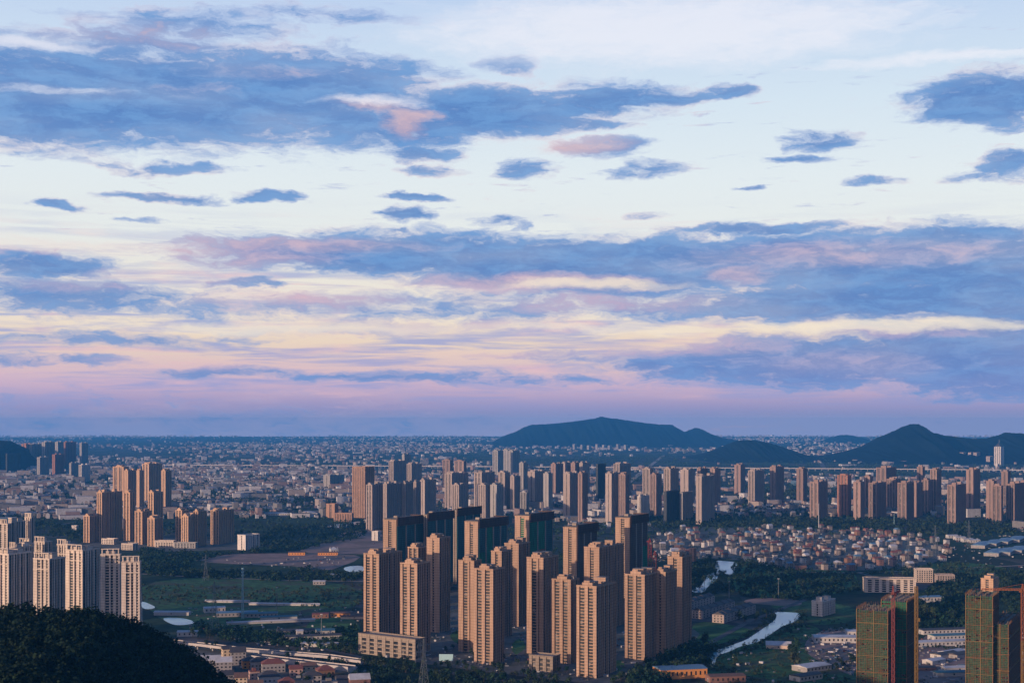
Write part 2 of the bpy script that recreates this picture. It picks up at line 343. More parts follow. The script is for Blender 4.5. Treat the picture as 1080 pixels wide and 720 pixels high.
def ground_mat():
    mt = bpy.data.materials.new('plain'); mt.use_nodes = True; nt = mt.node_tree; N = nt.nodes; Lk = nt.links; b = N['Principled BSDF']
    b.inputs['Roughness'].default_value = .95; b.inputs['Specular IOR Level'].default_value = .05
    g = N.new('ShaderNodeNewGeometry')
    def vor(scale, sx, sy):
        m_ = N.new('ShaderNodeVectorMath'); m_.operation = 'MULTIPLY'; m_.inputs[1].default_value = (scale*sx, scale*sy, 0); Lk.new(g.outputs['Position'], m_.inputs[0])
        v = N.new('ShaderNodeTexVoronoi'); v.inputs['Scale'].default_value = 1; Lk.new(m_.outputs[0], v.inputs['Vector']); return v
    def ramp(x, stops):
        n = N.new('ShaderNodeValToRGB'); n.color_ramp.interpolation = 'CONSTANT'; Lk.new(x, n.inputs[0]); e = n.color_ramp.elements
        while len(e) > 1: e.remove(e[-1])
        e[0].position = stops[0][0]; e[0].color = (*stops[0][1], 1)
        for p, c in stops[1:]:
            q = e.new(p); q.color = (*c, 1)
        return n.outputs[0]
    v1 = vor(1/110, 1, .6); sp = N.new('ShaderNodeSeparateColor'); Lk.new(v1.outputs['Color'], sp.inputs[0])
    fields = ramp(sp.outputs[0], [(0, (.022,.042,.024)), (.2, (.034,.058,.030)), (.42, (.026,.036,.024)), (.6, (.042,.066,.032)), (.74, (.075,.066,.055)), (.84, (.030,.050,.030)), (.93, (.11,.09,.08))])
    v2 = vor(1/38, 1, 1); s2 = N.new('ShaderNodeSeparateColor'); Lk.new(v2.outputs['Color'], s2.inputs[0])
    town = ramp(s2.outputs[0], [(0, (.025,.040,.032)), (.3, (.055,.056,.06)), (.55, (.034,.046,.038)), (.72, (.10,.095,.095)), (.86, (.05,.052,.056))])
    nz = N.new('ShaderNodeTexNoise'); nz.inputs['Scale'].default_value = .0009; nz.inputs['Detail'].default_value = 4; Lk.new(g.outputs['Position'], nz.inputs['Vector'])
    mr = N.new('ShaderNodeMapRange'); mr.inputs[1].default_value = .47; mr.inputs[2].default_value = .55; Lk.new(nz.outputs['Fac'], mr.inputs[0])
    mx = N.new('ShaderNodeMix'); mx.data_type = 'RGBA'; Lk.new(mr.outputs[0], mx.inputs[0]); Lk.new(fields, mx.inputs[6]); Lk.new(town, mx.inputs[7])
    n2 = N.new('ShaderNodeTexNoise'); n2.inputs['Scale'].default_value = .06; n2.inputs['Detail'].default_value = 7; n2.inputs['Roughness'].default_value = .7; Lk.new(g.outputs['Position'], n2.inputs['Vector'])
    m2 = N.new('ShaderNodeMapRange'); m2.inputs[1].default_value = .3; m2.inputs[2].default_value = .7; m2.inputs[3].default_value = .5; m2.inputs[4].default_value = 1.5; Lk.new(n2.outputs['Fac'], m2.inputs[0])
    hs = N.new('ShaderNodeHueSaturation'); Lk.new(mx.outputs[2], hs.inputs['Color']); Lk.new(m2.outputs[0], hs.inputs['Value']); Lk.new(hs.outputs[0], b.inputs['Base Color'])
    return mt
M['plain'] = ground_mat()
for k, c in dict(white=(.46,.46,.48), cream=(.30,.26,.24), pink=(.23,.17,.165), grey=(.17,.17,.18), dark=(.05,.052,.06), red=(.15,.06,.055), pale=(.30,.31,.34), blue=(.07,.13,.2), brown=(.10,.07,.062)).items():
    M['town_'+k] = mat('town_'+k, c, .85, .2, .2)

# ---------------------------------------------------------------- the setting
b = MB(); n = 160
b.v = [(0, 0, 0)]+[(26000*math.cos(2*pi*i/n), 26000*math.sin(2*pi*i/n), 0) for i in range(n)]
b.f = [(0, 1+i, 1+(i+1) % n) for i in range(n)]; b.m = [0]*n
b.build('ground', M['plain'], kind='structure')
LAY = [0.03]
def sheet(name, px, m, z=None):
    """a flat patch of ground inside an outline"""
    LAY[0] += .012
    zz = LAY[0] if z is None else z
    mb = MB(); pts = [G(x, y) for x, y in px]
    a = sum(p[0]*q[1]-q[0]*p[1] for p, q in zip(pts, pts[1:]+pts[:1]))
    if a < 0: pts.reverse()
    mb.face([(x, y, zz) for x, y in pts])
    return mb.build(name, m, kind='structure')
def smooth(px, k=2):
    for _ in range(k):
        out = []
        for p, q in zip(px, px[1:]+px[:1]):
            out += [(p[0]*.75+q[0]*.25, p[1]*.75+q[1]*.25), (p[0]*.25+q[0]*.75, p[1]*.25+q[1]*.75)]
        px = out
    return px
def strip(name, px, w, m, z=None):
    """a road: a strip of constant width along a line on the ground"""
    LAY[0] += .012
    zz = LAY[0] if z is None else z
    P = [Vector((*G(x, y), zz)) for x, y in px]; mb = MB(); L = []; Rr = []
    for i, p in enumerate(P):
        t = (P[min(i+1, len(P)-1)]-P[max(i-1, 0)]).normalized(); nrm = Vector((-t.y, t.x, 0))*w/2
        L.append(tuple(p+nrm)); Rr.append(tuple(p-nrm))
    for i in range(len(P)-1): mb.face([Rr[i], Rr[i+1], L[i+1], L[i]])
    return mb.build(name, m, kind='structure')
# fields and estates
sheet('meadow', smooth([(150,606),(382,612),(382,640),(330,646),(240,668),(190,664),(150,640)]), M['grass'])
sheet('meadow', smooth([(330,650),(382,650),(378,690),(330,684),(318,668)]), M['crop'])
sheet('dirt_field', smooth([(207,592),(232,584),(300,583),(370,584),(384,588),(340,604),(322,597),(255,595)], 1), M['dirt'])
sheet('dirt_field', smooth([(312,579),(352,570),(405,566),(405,584),(330,584)], 1), M['dirt'])
sheet('dirt_field', smooth([(352,566),(362,561),(402,556),(404,568)], 1), M['dirt'])
sheet('meadow', smooth([(770,597),(800,588),(900,598),(908,622),(850,630),(790,628),(765,618)]), M['crop'])
sheet('meadow', smooth([(905,600),(1000,592),(1060,596),(1060,606),(960,604)]), M['crop'])
sheet('meadow', smooth([(800,634),(858,632),(905,640),(905,655),(860,660),(840,650)]), M['grass'])
sheet('meadow', smooth([(730,652),(790,662),(800,668),(770,676),(745,682),(730,676)]), M['crop'])
sheet('meadow', smooth([(760,690),(800,672),(845,656),(870,664),(850,680),(905,690),(905,735),(740,735),(748,700)]), M['grass'])
sheet('building_site', smooth([(848,676),(866,664),(905,662),(905,715),(880,704),(850,690)]), M['dirt'])
sheet('building_site', smooth([(965,668),(1022,660),(1080,662),(1080,740),(960,740)]), M['dirt'])
sheet('dirt_field', smooth([(798,630),(845,631),(846,640),(800,637),(780,634)]), M['dirt'])
sheet('estate_ground', [(378,684),(395,655),(440,632),(480,624),(600,622),(700,640),(738,668),(722,690),(640,722),(560,714),(450,700)], M['paving'])
sheet('estate_ground', [(0,640),(60,600),(150,625),(152,700),(0,760)], M['paving'])
sheet('estate_ground', [(80,575),(160,566),(260,572),(262,579),(160,582)], M['paving'])
sheet('village_ground', smooth([(688,562),(740,554),(900,558),(985,570),(1000,590),(955,600),(900,602),(830,600),(770,588),(690,590)]), M['paving'])
sheet('village_ground', [(190,676),(385,704),(405,735),(180,735)], M['paving'])
for pl in ([(470,668),(500,660),(520,672),(485,682)],[(540,676),(552,672),(556,690),(540,690)],[(640,700),(656,694),(660,704),(645,710)],[(566,660),(600,652),(604,664),(572,668)],[(400,646),(440,638),(470,640),(420,655)],[(605,640),(640,634),(655,642),(620,652)]):
    sheet('lawn', smooth(pl), M['crop'])
strip('road', [(440,698),(478,684),(512,664),(560,640)], 7, M['asphalt'])
strip('road', [(478,684),(545,696),(600,708)], 6, M['asphalt'])
strip('road', [(540,696),(575,672),(640,648),(690,640)], 7, M['asphalt'])
# water
def zz(pts): return [(660+x/4.5, 560+y/4.5) for x, y in pts]
sheet('river', smooth(zz([(428,138),(470,142),(525,146),(532,165),(505,212),(470,200),(442,196),(432,235),(388,262),(372,292),(308,290),(325,268),(366,252),(374,214),(428,190),(422,165)]), 1), M['water'])
sheet('river', smooth(zz([(700,382),(760,384),(825,388),(832,408),(800,432),(740,452),(690,487),(640,522),(590,537),(540,547),(492,572),(434,588),(418,645),(402,645),(398,602),(418,568),(500,542),(570,517),(628,478),(690,436),(722,402)]), 1), M['water'])
sheet('pond', smooth([(148.5,634),(154,635),(167,641),(150,643)]), M['water'])
sheet('pond', smooth([(171,651),(195,651.5),(209,657),(186,660),(174,655)]), M['water'])
sheet('pond', smooth([(361,600),(366,597),(384,596),(384,603),(370,604)]), M['water'])
sheet('pond', [(343,556),(352,553),(384,549),(384,552),(360,557)], M['water'])
# roads
strip('road', [(378,699),(450,706),(560,722),(640,742)], 13, M['asphalt'])
strip('road', [(640,740),(700,704),(745,680),(790,655),(850,632)], 8, M['asphalt'])
strip('road', [(150,605),(180,607),(250,610),(305,612),(384,613)], 7, M['track'])
strip('road', [(240,586),(150,600),(100,604)], 6, M['track'])
strip('road', [(0,560),(80,551),(170,545),(372,540),(460,548)], 16, M['asphalt'])
strip('road', [(820,603),(900,604),(960,602),(1080,596)], 8, M['track'])
strip('road', [(340,684),(385,694)], 8, M['asphalt'])
for k_, (a_, e_, w_) in enumerate([((-40,531),(420,521),22),((-40,512),(380,506),26),((180,538),(420,486),24),((440,520),(1120,512),26),((-40,497),(500,490),30),((600,556),(700,480),24),((900,545),(860,478),26),((-40,482),(520,478),40),((520,490),(1120,497),34),((60,545),(240,470),26),((300,545),(300,468),24)]):
    strip('road', [a_, ((a_[0]+e_[0])/2, (a_[1]+e_[1])/2+.6), e_], w_, M['track'] if k_ % 2 else M['asphalt'])
strip('road', [(905,604),(1000,628),(1090,634)], 7, M['asphalt'])
strip('road', [(688,592),(740,580),(800,572),(1000,566)], 6, M['asphalt'])

# distant hills
def hill(name, ridge, d, depth, seed, base=0):
    """a wooded ridge: the skyline as seen, given its own distance, width and fall on both sides"""
    r = random.Random(seed); xs = [p[0] for p in ridge]; nx, ny = 200, 40; mb = MB(); ph = [r.uniform(0, 6.28) for _ in range(12)]
    X0, X1 = (xs[0]-CX)*d/F, (xs[-1]-CX)*d/F
    for j in range(ny):
        t = j/(ny-1)*2-1
        for i in range(nx):
            px = xs[0]+(xs[-1]-xs[0])*i/(nx-1)
            y = np.interp(px, xs, [p[1] for p in ridge])
            hz = max(0, HC-(y-YH)*d/F); hz += min(1, hz/60)*r.uniform(-3.5, 1.0)
            k = max(0, 1-abs(t))**1.05
            w = sum(math.sin((i*.13*(q+1))+ph[q]+t*3*(q % 3+1))*1/(q+1.5) for q in range(12))
            z = hz*(k**1.0)*(1+.34*w*abs(t)*(1-abs(t)))
            mb.v.append(((px-CX)*d/F, d+t*depth*(1+.12*w*(1-abs(t))), z-.3))
    for j in range(ny-1):
        for i in range(nx-1):
            a = j*nx+i; mb.f.append((a, a+1, a+nx+1, a+nx)); mb.m.append(0)
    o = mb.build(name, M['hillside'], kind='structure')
    for p in o.data.polygons: p.use_smooth = True
    return o
hill('hill', [(515,470),(522,464),(532,459),(545,454),(552,450),(560,447),(575,446.5),(595,445),(615,442),(628,440),(634,438),(640,439.5),(650,440.5),(665,443),(680,445),(695,446.5),(708,447),(715,451),(722,455),(729,452),(735,450.5),(742,453),(750,457),(762,461),(778,464),(800,470)], 15500, 1500, 1)
hill('hill', [(728,484),(740,479),(752,474),(765,469),(775,465),(785,463),(797,463.5),(808,465.5),(820,469),(835,474),(848,479),(862,481),(880,483.5),(890,485)], 9600, 900, 2)
hill('hill', [(870,484),(885,478),(900,473),(912,470),(925,463),(940,455),(952,449),(960,446),(968,446),(975,449),(983,455),(995,458),(1010,460),(1028,462),(1042,461),(1052,458),(1062,455),(1075,456),(1090,458),(1110,463),(1140,476),(1160,484)], 9300, 1000, 3)
hill('hill', [(872,467),(876,463),(880,460),(886,458.3),(893,458),(900,459),(908,461),(916,464),(925,467.5)], 17500, 900, 4)
hill('hill', [(-90,500),(-50,482),(-20,468),(0,463),(10,464),(18,468),(24,475),(32,484),(36,500)], 7400, 700, 5)

# the air over the plain
b = MB(); b.box(-26500, 26500, -26500, 26500, -1.0, HAZE_TOP)
hz = b.build('haze', [], kind='stuff')
hm = bpy.data.materials.new('haze_air'); hm.use_nodes = True; N = hm.node_tree.nodes
for q in list(N): N.remove(q)
pv = N.new('ShaderNodeVolumePrincipled'); pv.inputs['Color'].default_value = (*HAZE_COL, 1); pv.inputs['Density'].default_value = HAZE_D; pv.inputs['Anisotropy'].default_value = 0.0
ho = N.new('ShaderNodeOutputMaterial'); hm.node_tree.links.new(pv.outputs[0], ho.inputs['Volume']); hz.data.materials.append(hm)

# ---------------------------------------------------------------- apartment towers
def footprint(xl, xm, xr, d, th):
    c, s = math.cos(th), math.sin(th); X = (xm-CX)*d/F; ul, ur = (xl-CX)/F, (xr-CX)/F
    W = (X-ul*d)/(c+ul*s); q = s-ur*c
    L = (ur*d-X)/q if q > .02 else 20
    return X, W, L
def profile(n, segs):
    """[(t0, t1, depth, kind)] along a face of length n; gaps are flush wall"""
    out = []; t = 0
    for a, b_, dep, kd in segs:
        if a > t+1e-6: out.append((t*n, a*n, 0, 0))
        out.append((a*n, b_*n, dep, kd)); t = b_
    if t < 1-1e-6: out.append((t*n, n, 0, 0))
    return out
LIT = {'two': [(.14,.40,1.5,1),(.57,.83,1.5,1)], 'one': [(.30,.58,1.5,1),(.70,.76,2.4,2)], 'mid': [(.38,.64,1.5,1)],
       'three': [(.12,.28,.8,1),(.42,.58,1.2,1),(.72,.88,.8,1)], 'frame': [(.24,.44,1.2,1),(.52,.64,1.8,1),(.80,.90,.6,1)], 'plain': [(.45,.58,.7,1)],
       'wide': [(.06,.14,.4,1),(.2,.28,.4,1),(.34,.42,.4,1),(.48,.56,.4,1),(.62,.70,.4,1),(.76,.84,.4,1),(.88,.95,.4,1)]}
def side_segs(L, r):
    k = max(1, round(L/8.5)); out = []
    for i in range(k):
        a = i/k
        if k > 2 and i % 3 == 1: out += [(a+.10/k, a+.40/k, 1.2, 1), (a+.52/k, a+.96/k, 2.6, 2)]
        else: out += [(a+.14/k, a+.56/k, 1.0, 1), (a+.66/k, a+.90/k, 1.4, 1)]
    return out
WIN = {}
def unit_box(name, m):
    if name not in WIN:
        q = MB(); q.box(-.5, .5, -.5, .5, -.5, .5); WIN[name] = q.mesh(name, m)
    return WIN[name]
def tower(xl, xm, xr, yt, yb, h, th, style, lit, label, group, near=False, roof='room', name='apartment_tower', Lmax=None, cat='apartment tower', floor=3.0, seed=None):
    r = random.Random(seed if seed is not None else int(xm*31+yt*7))
    th = R(th)
    if yb: d = HC*F/(yb-YH); h = HC-(yt-YH)*d/F
    else: d = (HC-h)*F/(yt-YH)
    X, W, L = footprint(xl, xm, xr, d, th)
    W = max(W, 6); L = max(8, min(L, Lmax or 95))
    ax = (math.sin(th), math.cos(th)); ay = (-math.cos(th), math.sin(th))
    cx, cy = X+ax[0]*L/2+ay[0]*W/2, d+ax[1]*L/2+ay[1]*W/2
    t = thing(name, label, cat, (cx, cy, 0), pi/2-th, group)
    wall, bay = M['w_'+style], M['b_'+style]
    F0 = profile(L, side_segs(L, r)); F1 = profile(W, LIT[lit]); nf = max(1, int((h-1.5)/floor))
    poly = []; mis = []; wins = []                     # faces in order -y, +x, +y, -x
    faces = [(F0, (-L/2, -W/2), (1, 0), (0, 1)), (F1, (L/2, -W/2), (0, 1), (-1, 0)), (F0, (L/2, W/2), (-1, 0), (0, -1)), (F1, (-L/2, W/2), (0, -1), (1, 0))]
    for fi, (pf, o, dr, inn) in enumerate(faces):
        for (a, e, dep, kd) in pf:
            for s_ in (a, e):
                poly.append((o[0]+dr[0]*s_+inn[0]*dep, o[1]+dr[1]*s_+inn[1]*dep))
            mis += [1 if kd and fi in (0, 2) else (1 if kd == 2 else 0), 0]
            if kd == 1:
                m_ = (a+e)/2; wd = (e-a)*(.94 if fi in (1, 3) else .84)
                wins.append((fi, o[0]+dr[0]*m_+inn[0]*(dep-.1), o[1]+dr[1]*m_+inn[1]*(dep-.1), wd))
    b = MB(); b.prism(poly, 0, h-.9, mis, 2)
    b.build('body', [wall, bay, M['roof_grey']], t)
    # windows: the lit gable and the nearest bays one by one on the near towers, the rest as one piece
    def dims(fi, wd): return (.3, wd, floor*.68) if fi in (1, 3) else (wd, .3, floor*.6)
    rest = MB(); done = 0; order = sorted(wins, key=lambda q: {3: 0, 0: 1}.get(q[0], 2))
    for fi, x, y, wd in order:
        if fi in (1, 2): continue                      # the far faces are turned away from everything
        for k in range(nf-1, -1, -1):
            z = .6+k*floor+floor*.5; dx, dy, dz = dims(fi, wd)
            if near and done < 100:
                link('window', unit_box('window', M['glass']), t, (x, y, z), 0, (dx, dy, dz)); done += 1
            else: rest.box(x-dx/2, x+dx/2, y-dy/2, y+dy/2, z-dz/2, z+dz/2)
    if rest.v: rest.build('window', M['glass'], t, kind='stuff')
    # roof
    pb = MB(); e = .25
    for x0, x1, y0, y1 in ((-L/2-e, L/2+e, -W/2-e, -W/2+.35), (-L/2-e, L/2+e, W/2-.35, W/2+e), (-L/2-e, -L/2+.35, -W/2+.35, W/2-.35), (L/2-.35, L/2+e, -W/2+.35, W/2-.35)):
        pb.box(x0, x1, y0, y1, h-1.0, h+.3)
    pb.build('parapet', wall, t)
    if roof in ('room', 'crest', 'frame'):
        k = 2 if L > 26 else 1
        for i in range(k):
            q = MB(); x0 = -L/2+L*((i+.5)/k)+r.uniform(-2, 2); hx = min(4.2, L*.2); hy = W*.26; zh = h+r.uniform(3.2, 5.0)
            q.box(x0-hx, x0+hx, -hy, hy, h-.9, zh, 0, 1); q.box(x0-hx-.3, x0+hx+.3, -hy-.3, hy+.3, zh, zh+.35, 1)
            q.build('roof_room', [wall, M['roof_grey']], t)
    if roof == 'crest':                                # stepped crest over the gable end
        q = MB(); q.box(-L/2+.05, -L/2+3.6, -W*.30, W*.22, h+.3, h+3.0); q.box(-L/2+.6, -L/2+3.0, -W*.14, W*.14, h+3.0, h+4.8); q.build('crest', wall, t)
        q = MB(); q.box(-L/2+L*.40, -L/2+L*.40+3, -W/2+.4, -W/2+3.4, h-.9, h+2.6); q.build('water_tank', M['roof_grey'], t)
    if roof == 'frame':                                # open portal frames on the roof edge
        q = MB(); y0, y1, zt = -W*.42, W*.42, h+5.2
        for yy in (y0, y0+(y1-y0)/3, y0+2*(y1-y0)/3, y1): q.box(-L/2+.1, -L/2+1.3, yy-.6, yy+.6, h+.3, zt)
        q.box(-L/2-.3, -L/2+1.7, y0-1, y1+1, zt, zt+.9); q.build('roof_frame', wall, t)
        q = MB(); q.box(-L/2-.5, -L/2-.004, -W/2, W/2, h*.88, h*.88+1.0); q.build('cornice', wall, t)
    return t, dict(X=X, d=d, W=W, L=L, h=h, th=th)
tan = 'towers of the tan estate'
T = tower
A = lambda *a, **k: T(*a[:8], a[8], a[9], tan, near=True, roof='crest', **k)
A(383.5,399.7,424,584,678,0,29,'tan','two','tan tower with paired window columns at the end, standing on the long arcaded podium')
A(422,440,454,594,690,0,29,'tan','two','tan tower just right of the podium end, tall billboard at its foot')
A(430,441,453,577,0,95,29,'tan','two','tan tower whose crown pokes up behind the podium-end tower')
A(450,463.5,475,567,667,0,29,'tan','plain','plainer brownish tower standing alone behind the two podium-side towers')
A(483.5,500,508,591,688,0,29,'tan','one','tan tower with one wide window column, half hidden by its front neighbour')
A(500,520,532,600,701,0,29,'tan','two','tan tower with paired window columns in front of the single-column one')
A(518,529,540,581,0,97,29,'tan','mid','tan tower whose small crown shows between the two middle front towers')
A(532,547,559,573,0,98,29,'tan','plain','tall brownish tower behind the middle pair, below the green-netted slab')
A(555.5,573,589,588,690,0,29,'tan','one','tan tower with one wide window column behind the small three-storey block')
A(582,602,611,611,700,0,29,'tan','two','shorter tan tower beside the three-storey block, paired window columns')
A(608,629,650,618,715,0,29,'tan','two','frontmost tan tower nearest the street, with paired window columns')
A(616,632,658,577,0,97,29,'tan','mid','tan tower behind the frontmost one, dark netting on its back half')
A(659,680,699,606,696,0,29,'tan','two','tan tower at the front of the riverside row, paired window columns')
A(690,702,714,603,0,87,29,'tan','plain','tan tower in the middle of the riverside row')
A(704,719.5,729.5,587,681,0,29,'tan','mid','tallest tan tower at the back end of the riverside row')
# towers still under construction behind the estate
site = 'unfinished towers behind the tan estate'
def slab(xl, xm, xr, yt, yb, h, th, label, gab='tan', net='net_teal', gnet=None, first=True):
    t, p = T(xl, xm, xr, yt, yb, h, th, gab, 'mid', label, site, near=first, roof='none', name='unfinished_tower', cat='unfinished tower', Lmax=130)
    L, W, h = p['L'], p['W'], p['h']
    k = max(2, round(L/22))
    for i in range(k):
        x0 = -L/2+1.5+(L-1.5)*i/k; x1 = -L/2+1.5+(L-1.5)*(i+1)/k-3.2
        z0 = (8, h*.34, 8, h*.55)[(i+int(xm)) % 4]; q = MB(); q.box(x0, x1, -W/2-1.1, -W/2-.25, z0, h-9)
        q.build('safety_net', M['net_green'] if gnet and i in gnet else M[net], t)
        if (i+int(xm)) % 3 == 0:
            q = MB(); q.box(x0+.4, x1-.4, -W/2-1.35, -W/2-1.104, 8+h*.2, h*.62); q.build('safety_net', M['net_green'], t)
        if i < k-1 or k == 2:
            q = MB(); q.box(x1+.1, x1+3.1, -W/2-1.6, -W/2-.004, 3, h-4); q.build('stair_core', M['w_conc'], t)
    q = MB()
    for x0, x1, y0, y1 in ((-L/2-.2, L/2+1, -W/2-1.8, -W/2-1.3), (L/2+.4, L/2+1, -W/2-1.3, W/2+1)):
        q.box(x0, x1, y0, y1, h-8.5, h+3.2)
    q.box(-L/2+4, L/2+1, -W/2-2.4, -W/2-1.8, h+2.2, h+3.0)
    for i in range(int(L/3)): q.box(-L/2+i*3, -L/2+i*3+.3, -W/2-2.2, -W/2-1.8, h-8.5, h+3.6)
    q.build('scaffold', M['net_dark'], t)
    q = MB(); q.box(-L*.3, -L*.3+6, -3, 3, h-.9, h+4.5); q.build('roof_room', M['w_conc'], t)
    q = MB(); q.box(-L/2+2, L/2-1, -W/2+.5, W/2-.5, h-.7, h+1.6); q.build('formwork', M['roof_dark'], t)
    return t, p
slab(404,418,447,548,628,0,29,'end slab of the long dark unfinished row, with a tan gable wall')
slab(447,450.5,478,543,0,109,29,'middle slab of the long dark unfinished row, teal netting on its flank', first=False, gab='conc')
slab(478,481.5,507,538,0,110,29,'far slab of the long dark unfinished row, highest roofline of the three', first=False, gab='conc')
slab(490,504,535,550,0,109,29,'unfinished slab with a tan gable and one bright green net strip', gnet=(1, 4))
slab(543,558,583,544,0,109,29,'unfinished slab with green netting in its gable windows', gnet=(0, 1, 4))
slab(594,608,630,556,0,105,29,'unfinished tower with a dark scaffold crown behind the middle front towers', net='net_dark')
slab(649,664,683,546,0,110,29,'unfinished tower with a dark scaffold crown beside the red lattice masts', net='net_dark')
for o in [o for o in C.objects if o.name.startswith('window') and o.parent and 'gable windows' in (o.parent.get('label') or '') and o.data.name.startswith('window') and not o.get('kind')][:60]:
    o.data = unit_box('netted_window', M['net_green'])

cr = 'cream towers behind the dark hill'
def Cr(*a, **k): return T(*a[:8], a[8], a[9], cr, near=k.pop('near', True), roof='frame', **k)
Cr(-9,9,33,584,0,98,24,'cream','frame','cream tower cut off by the photo edge, dark flank beside it')
Cr(35,52,69,589,0,98,24,'cream','frame','shorter cream tower with a narrow framed crown over the dark hill')
Cr(69,87,105,580,0,100,24,'cream','frame','cream tower with a double portal crown over the middle of the hill')
Cr(106,126.5,127.4,584,0,98,-6,'cream','frame','broad cream tower face, second from the hill end', Lmax=18)
Cr(128,147.5,149,592,690,0,-6,'cream','frame','broad cream tower where the dark hill slopes down', Lmax=18)
Cr(-10,8,12,552,0,98,24,'cream','frame','pale tower at the photo edge behind the cream row', near=False)
Cr(10,16,36,577,0,96,24,'cream','frame','cream tower whose dark flank fills the gap beside the photo-edge tower', near=False)
Cr(9,12,27,550,0,92,24,'cream','frame','grey-flanked tower rising behind the cream row, wide shaded side', near=False)
Cr(26,33,37,545,0,97,24,'cream','frame','tall narrow cream tower behind the row, beside the grey-flanked one', near=False)
Cr(20,31,36,573,0,97,24,'cream','frame','cream tower of which only the portal crown shows, at the hill end', near=False)
Cr(36,47,55,571,0,97,24,'cream','frame','cream tower of which only the crown shows, above the narrow-crowned tower', near=False)
Cr(60,70,78,574,0,97,24,'cream','frame','cream tower of which only the crown shows, behind the double portal crown', near=False)

yl = 'yellowish towers across the wooded belt'
def Y(*a, **k): return T(*a[:8], a[8], a[9], yl, roof=k.pop('roof', 'crest'), **k)
Y(119,130.5,136,492,0,118,20,'yellow','two','tall yellowish tower at the near end of the back row')
Y(131,135,145,496,0,110,20,'yellow','plain','dark-flanked tower second in the back row of the yellowish estate')
Y(144,147,152,496,0,112,20,'yellow','plain','slim tower with a narrow bright edge in the back row')
Y(150,157,171,489,0,120,20,'yellow','two','highest tower of the yellowish back row')
Y(170,174.5,181,496,0,112,20,'yellow','plain','last tower of the yellowish back row, beside open houses')
Y(102,107.5,129,519,571,0,20,'yellow','two','long dark-flanked slab with a bright yellow gable, middle row')
Y(130,137,143,519,570,0,20,'yellow','two','yellowish tower close behind the long dark slab')
Y(88,94.5,103,544,572,0,20,'yellow','two','low yellowish block at the near corner of the estate')
Y(142,150,160,539,574,0,20,'yellow','two','bright yellow-gabled block in the front row, third from the corner')
Y(155.5,163,172,546,576,0,20,'yellow','two','short yellow-gabled block ahead of the bright third block')
Y(156,162,172,519,0,100,20,'yellow','two','yellowish tower rising behind the front row, alone')
Y(185,192,199,538,574,0,20,'yellow','two','yellow-gabled block hidden behind the twin-gable block')
Y(191,198.5,209,544,577,0,20,'yellow','three','yellow-gabled block with striped end in front of the twin-gable block')
Y(204,209,218,539,576,0,20,'yellow','two','last block of the twin-gable trio, in shade')
Y(222,231,247,538,574,0,20,'yellow','three','broad yellow-gabled block standing apart at the estate end')

md = 'pinkish towers in the middle of the city'
def P_(*a, **k): return T(*a[:8], a[8], a[9], md, roof=k.pop('roof', 'crest'), **k)
P_(371.5,385,395,492,546,0,27,'orange','wide','tall plain orange tower with a flat roof at the edge of the city', roof='none')
P_(386,392.5,404,511,559,0,27,'pink','two','pale-gabled tower standing right of the tall plain orange tower')
P_(404,408,424,510,0,104,27,'pink','plain','second tower of the grey stepped row beside the orange tower')
P_(424,428,436,509,0,104,27,'pink','plain','third tower of the grey stepped row, narrow pale edge')
P_(436,439,444,508,0,104,27,'pink','plain','fourth tower of the grey stepped row')
P_(443,448,460,506,0,104,27,'pink','plain','last tower of the grey stepped row, with a peaked crown')
P_(410,415,428,486,0,110,27,'pink','two','far dark-flanked tower with red scaffolding behind the grey stepped row')
P_(424,426.5,433,479,0,122,27,'grey','plain','tallest far tower behind the grey stepped row')
P_(429,434,445,489,0,108,27,'pink','two','far twin of the dark-flanked tower above the stepped row')
P_(341,348,371,501,515,0,27,'grey','plain','low dark far block with a white end, left of the orange tower')
P_(466.5,474.5,478,485,0,110,27,'rose','two','reddish far tower at the near end of the central cluster')
P_(479,489,492,486,0,110,27,'rose','two','reddish far tower before a dark wooded knoll')
P_(469,476.5,499,499,0,102,27,'pink','two','tall pale tower with a dark flank, first of the central cluster')
P_(477,484,493,511,0,84,27,'pink','three','lower pale tower tucked before the first central tower')
P_(500,508,522,498,0,105,27,'pink','two','pale tower with dark attic floors, second of the central cluster', roof='frame')
P_(504.5,512,517,511,0,90,27,'pink','three','lower pale tower with many small windows in the central cluster')
P_(517,524,531,511,0,90,27,'grey','plain','grey tower just above the netted unfinished slab')
P_(525,532.5,538,498,0,104,27,'pink','mid','pinkish tower with a brown top stripe in the central cluster')
P_(519.5,525,531,475,0,118,27,'grey','two','far tall tower under the hill end, with a pale gable')
P_(530,535.5,541,474,0,118,27,'grey','plain','far tall tower under the hill, second of three')
P_(536,541,548,475,0,116,27,'grey','plain','far tall tower under the hill, third of three')
P_(538,542.3,549,502,538,0,27,'pink','plain','slim pale tower with a bright gable right of the central cluster')
P_(548.5,555.5,558,519,541,0,27,'grey','two','short grey block before the central cluster')
P_(556.5,564,577,497,0,105,27,'pink','plain','tower with a smooth peach gable and wide dark flank')
P_(573,578.5,583,499,0,100,27,'grey','plain','tower with a narrow white edge behind the peach gable')
P_(547.5,552,557,488,0,104,27,'grey','plain','far grey tower between the central cluster and the ribbed row')
P_(581,586,594,489,0,108,27,'rose','plain','first tower of the far ribbed dark row')
P_(592,596,604,488,0,108,27,'pink','plain','second tower of the far ribbed dark row')
P_(602,606.5,613,488,0,108,27,'rose','plain','third tower of the far ribbed dark row')
P_(611,614.5,622,488,0,108,27,'pink','plain','last tower of the far ribbed dark row')
P_(594,601,613,499,547,0,27,'pink','plain','broad blank beige gable tower with a dark flank')
P_(609.5,614,620,499,0,118,27,'rose','mid','slim tower joined to the flank of the blank beige gable tower')
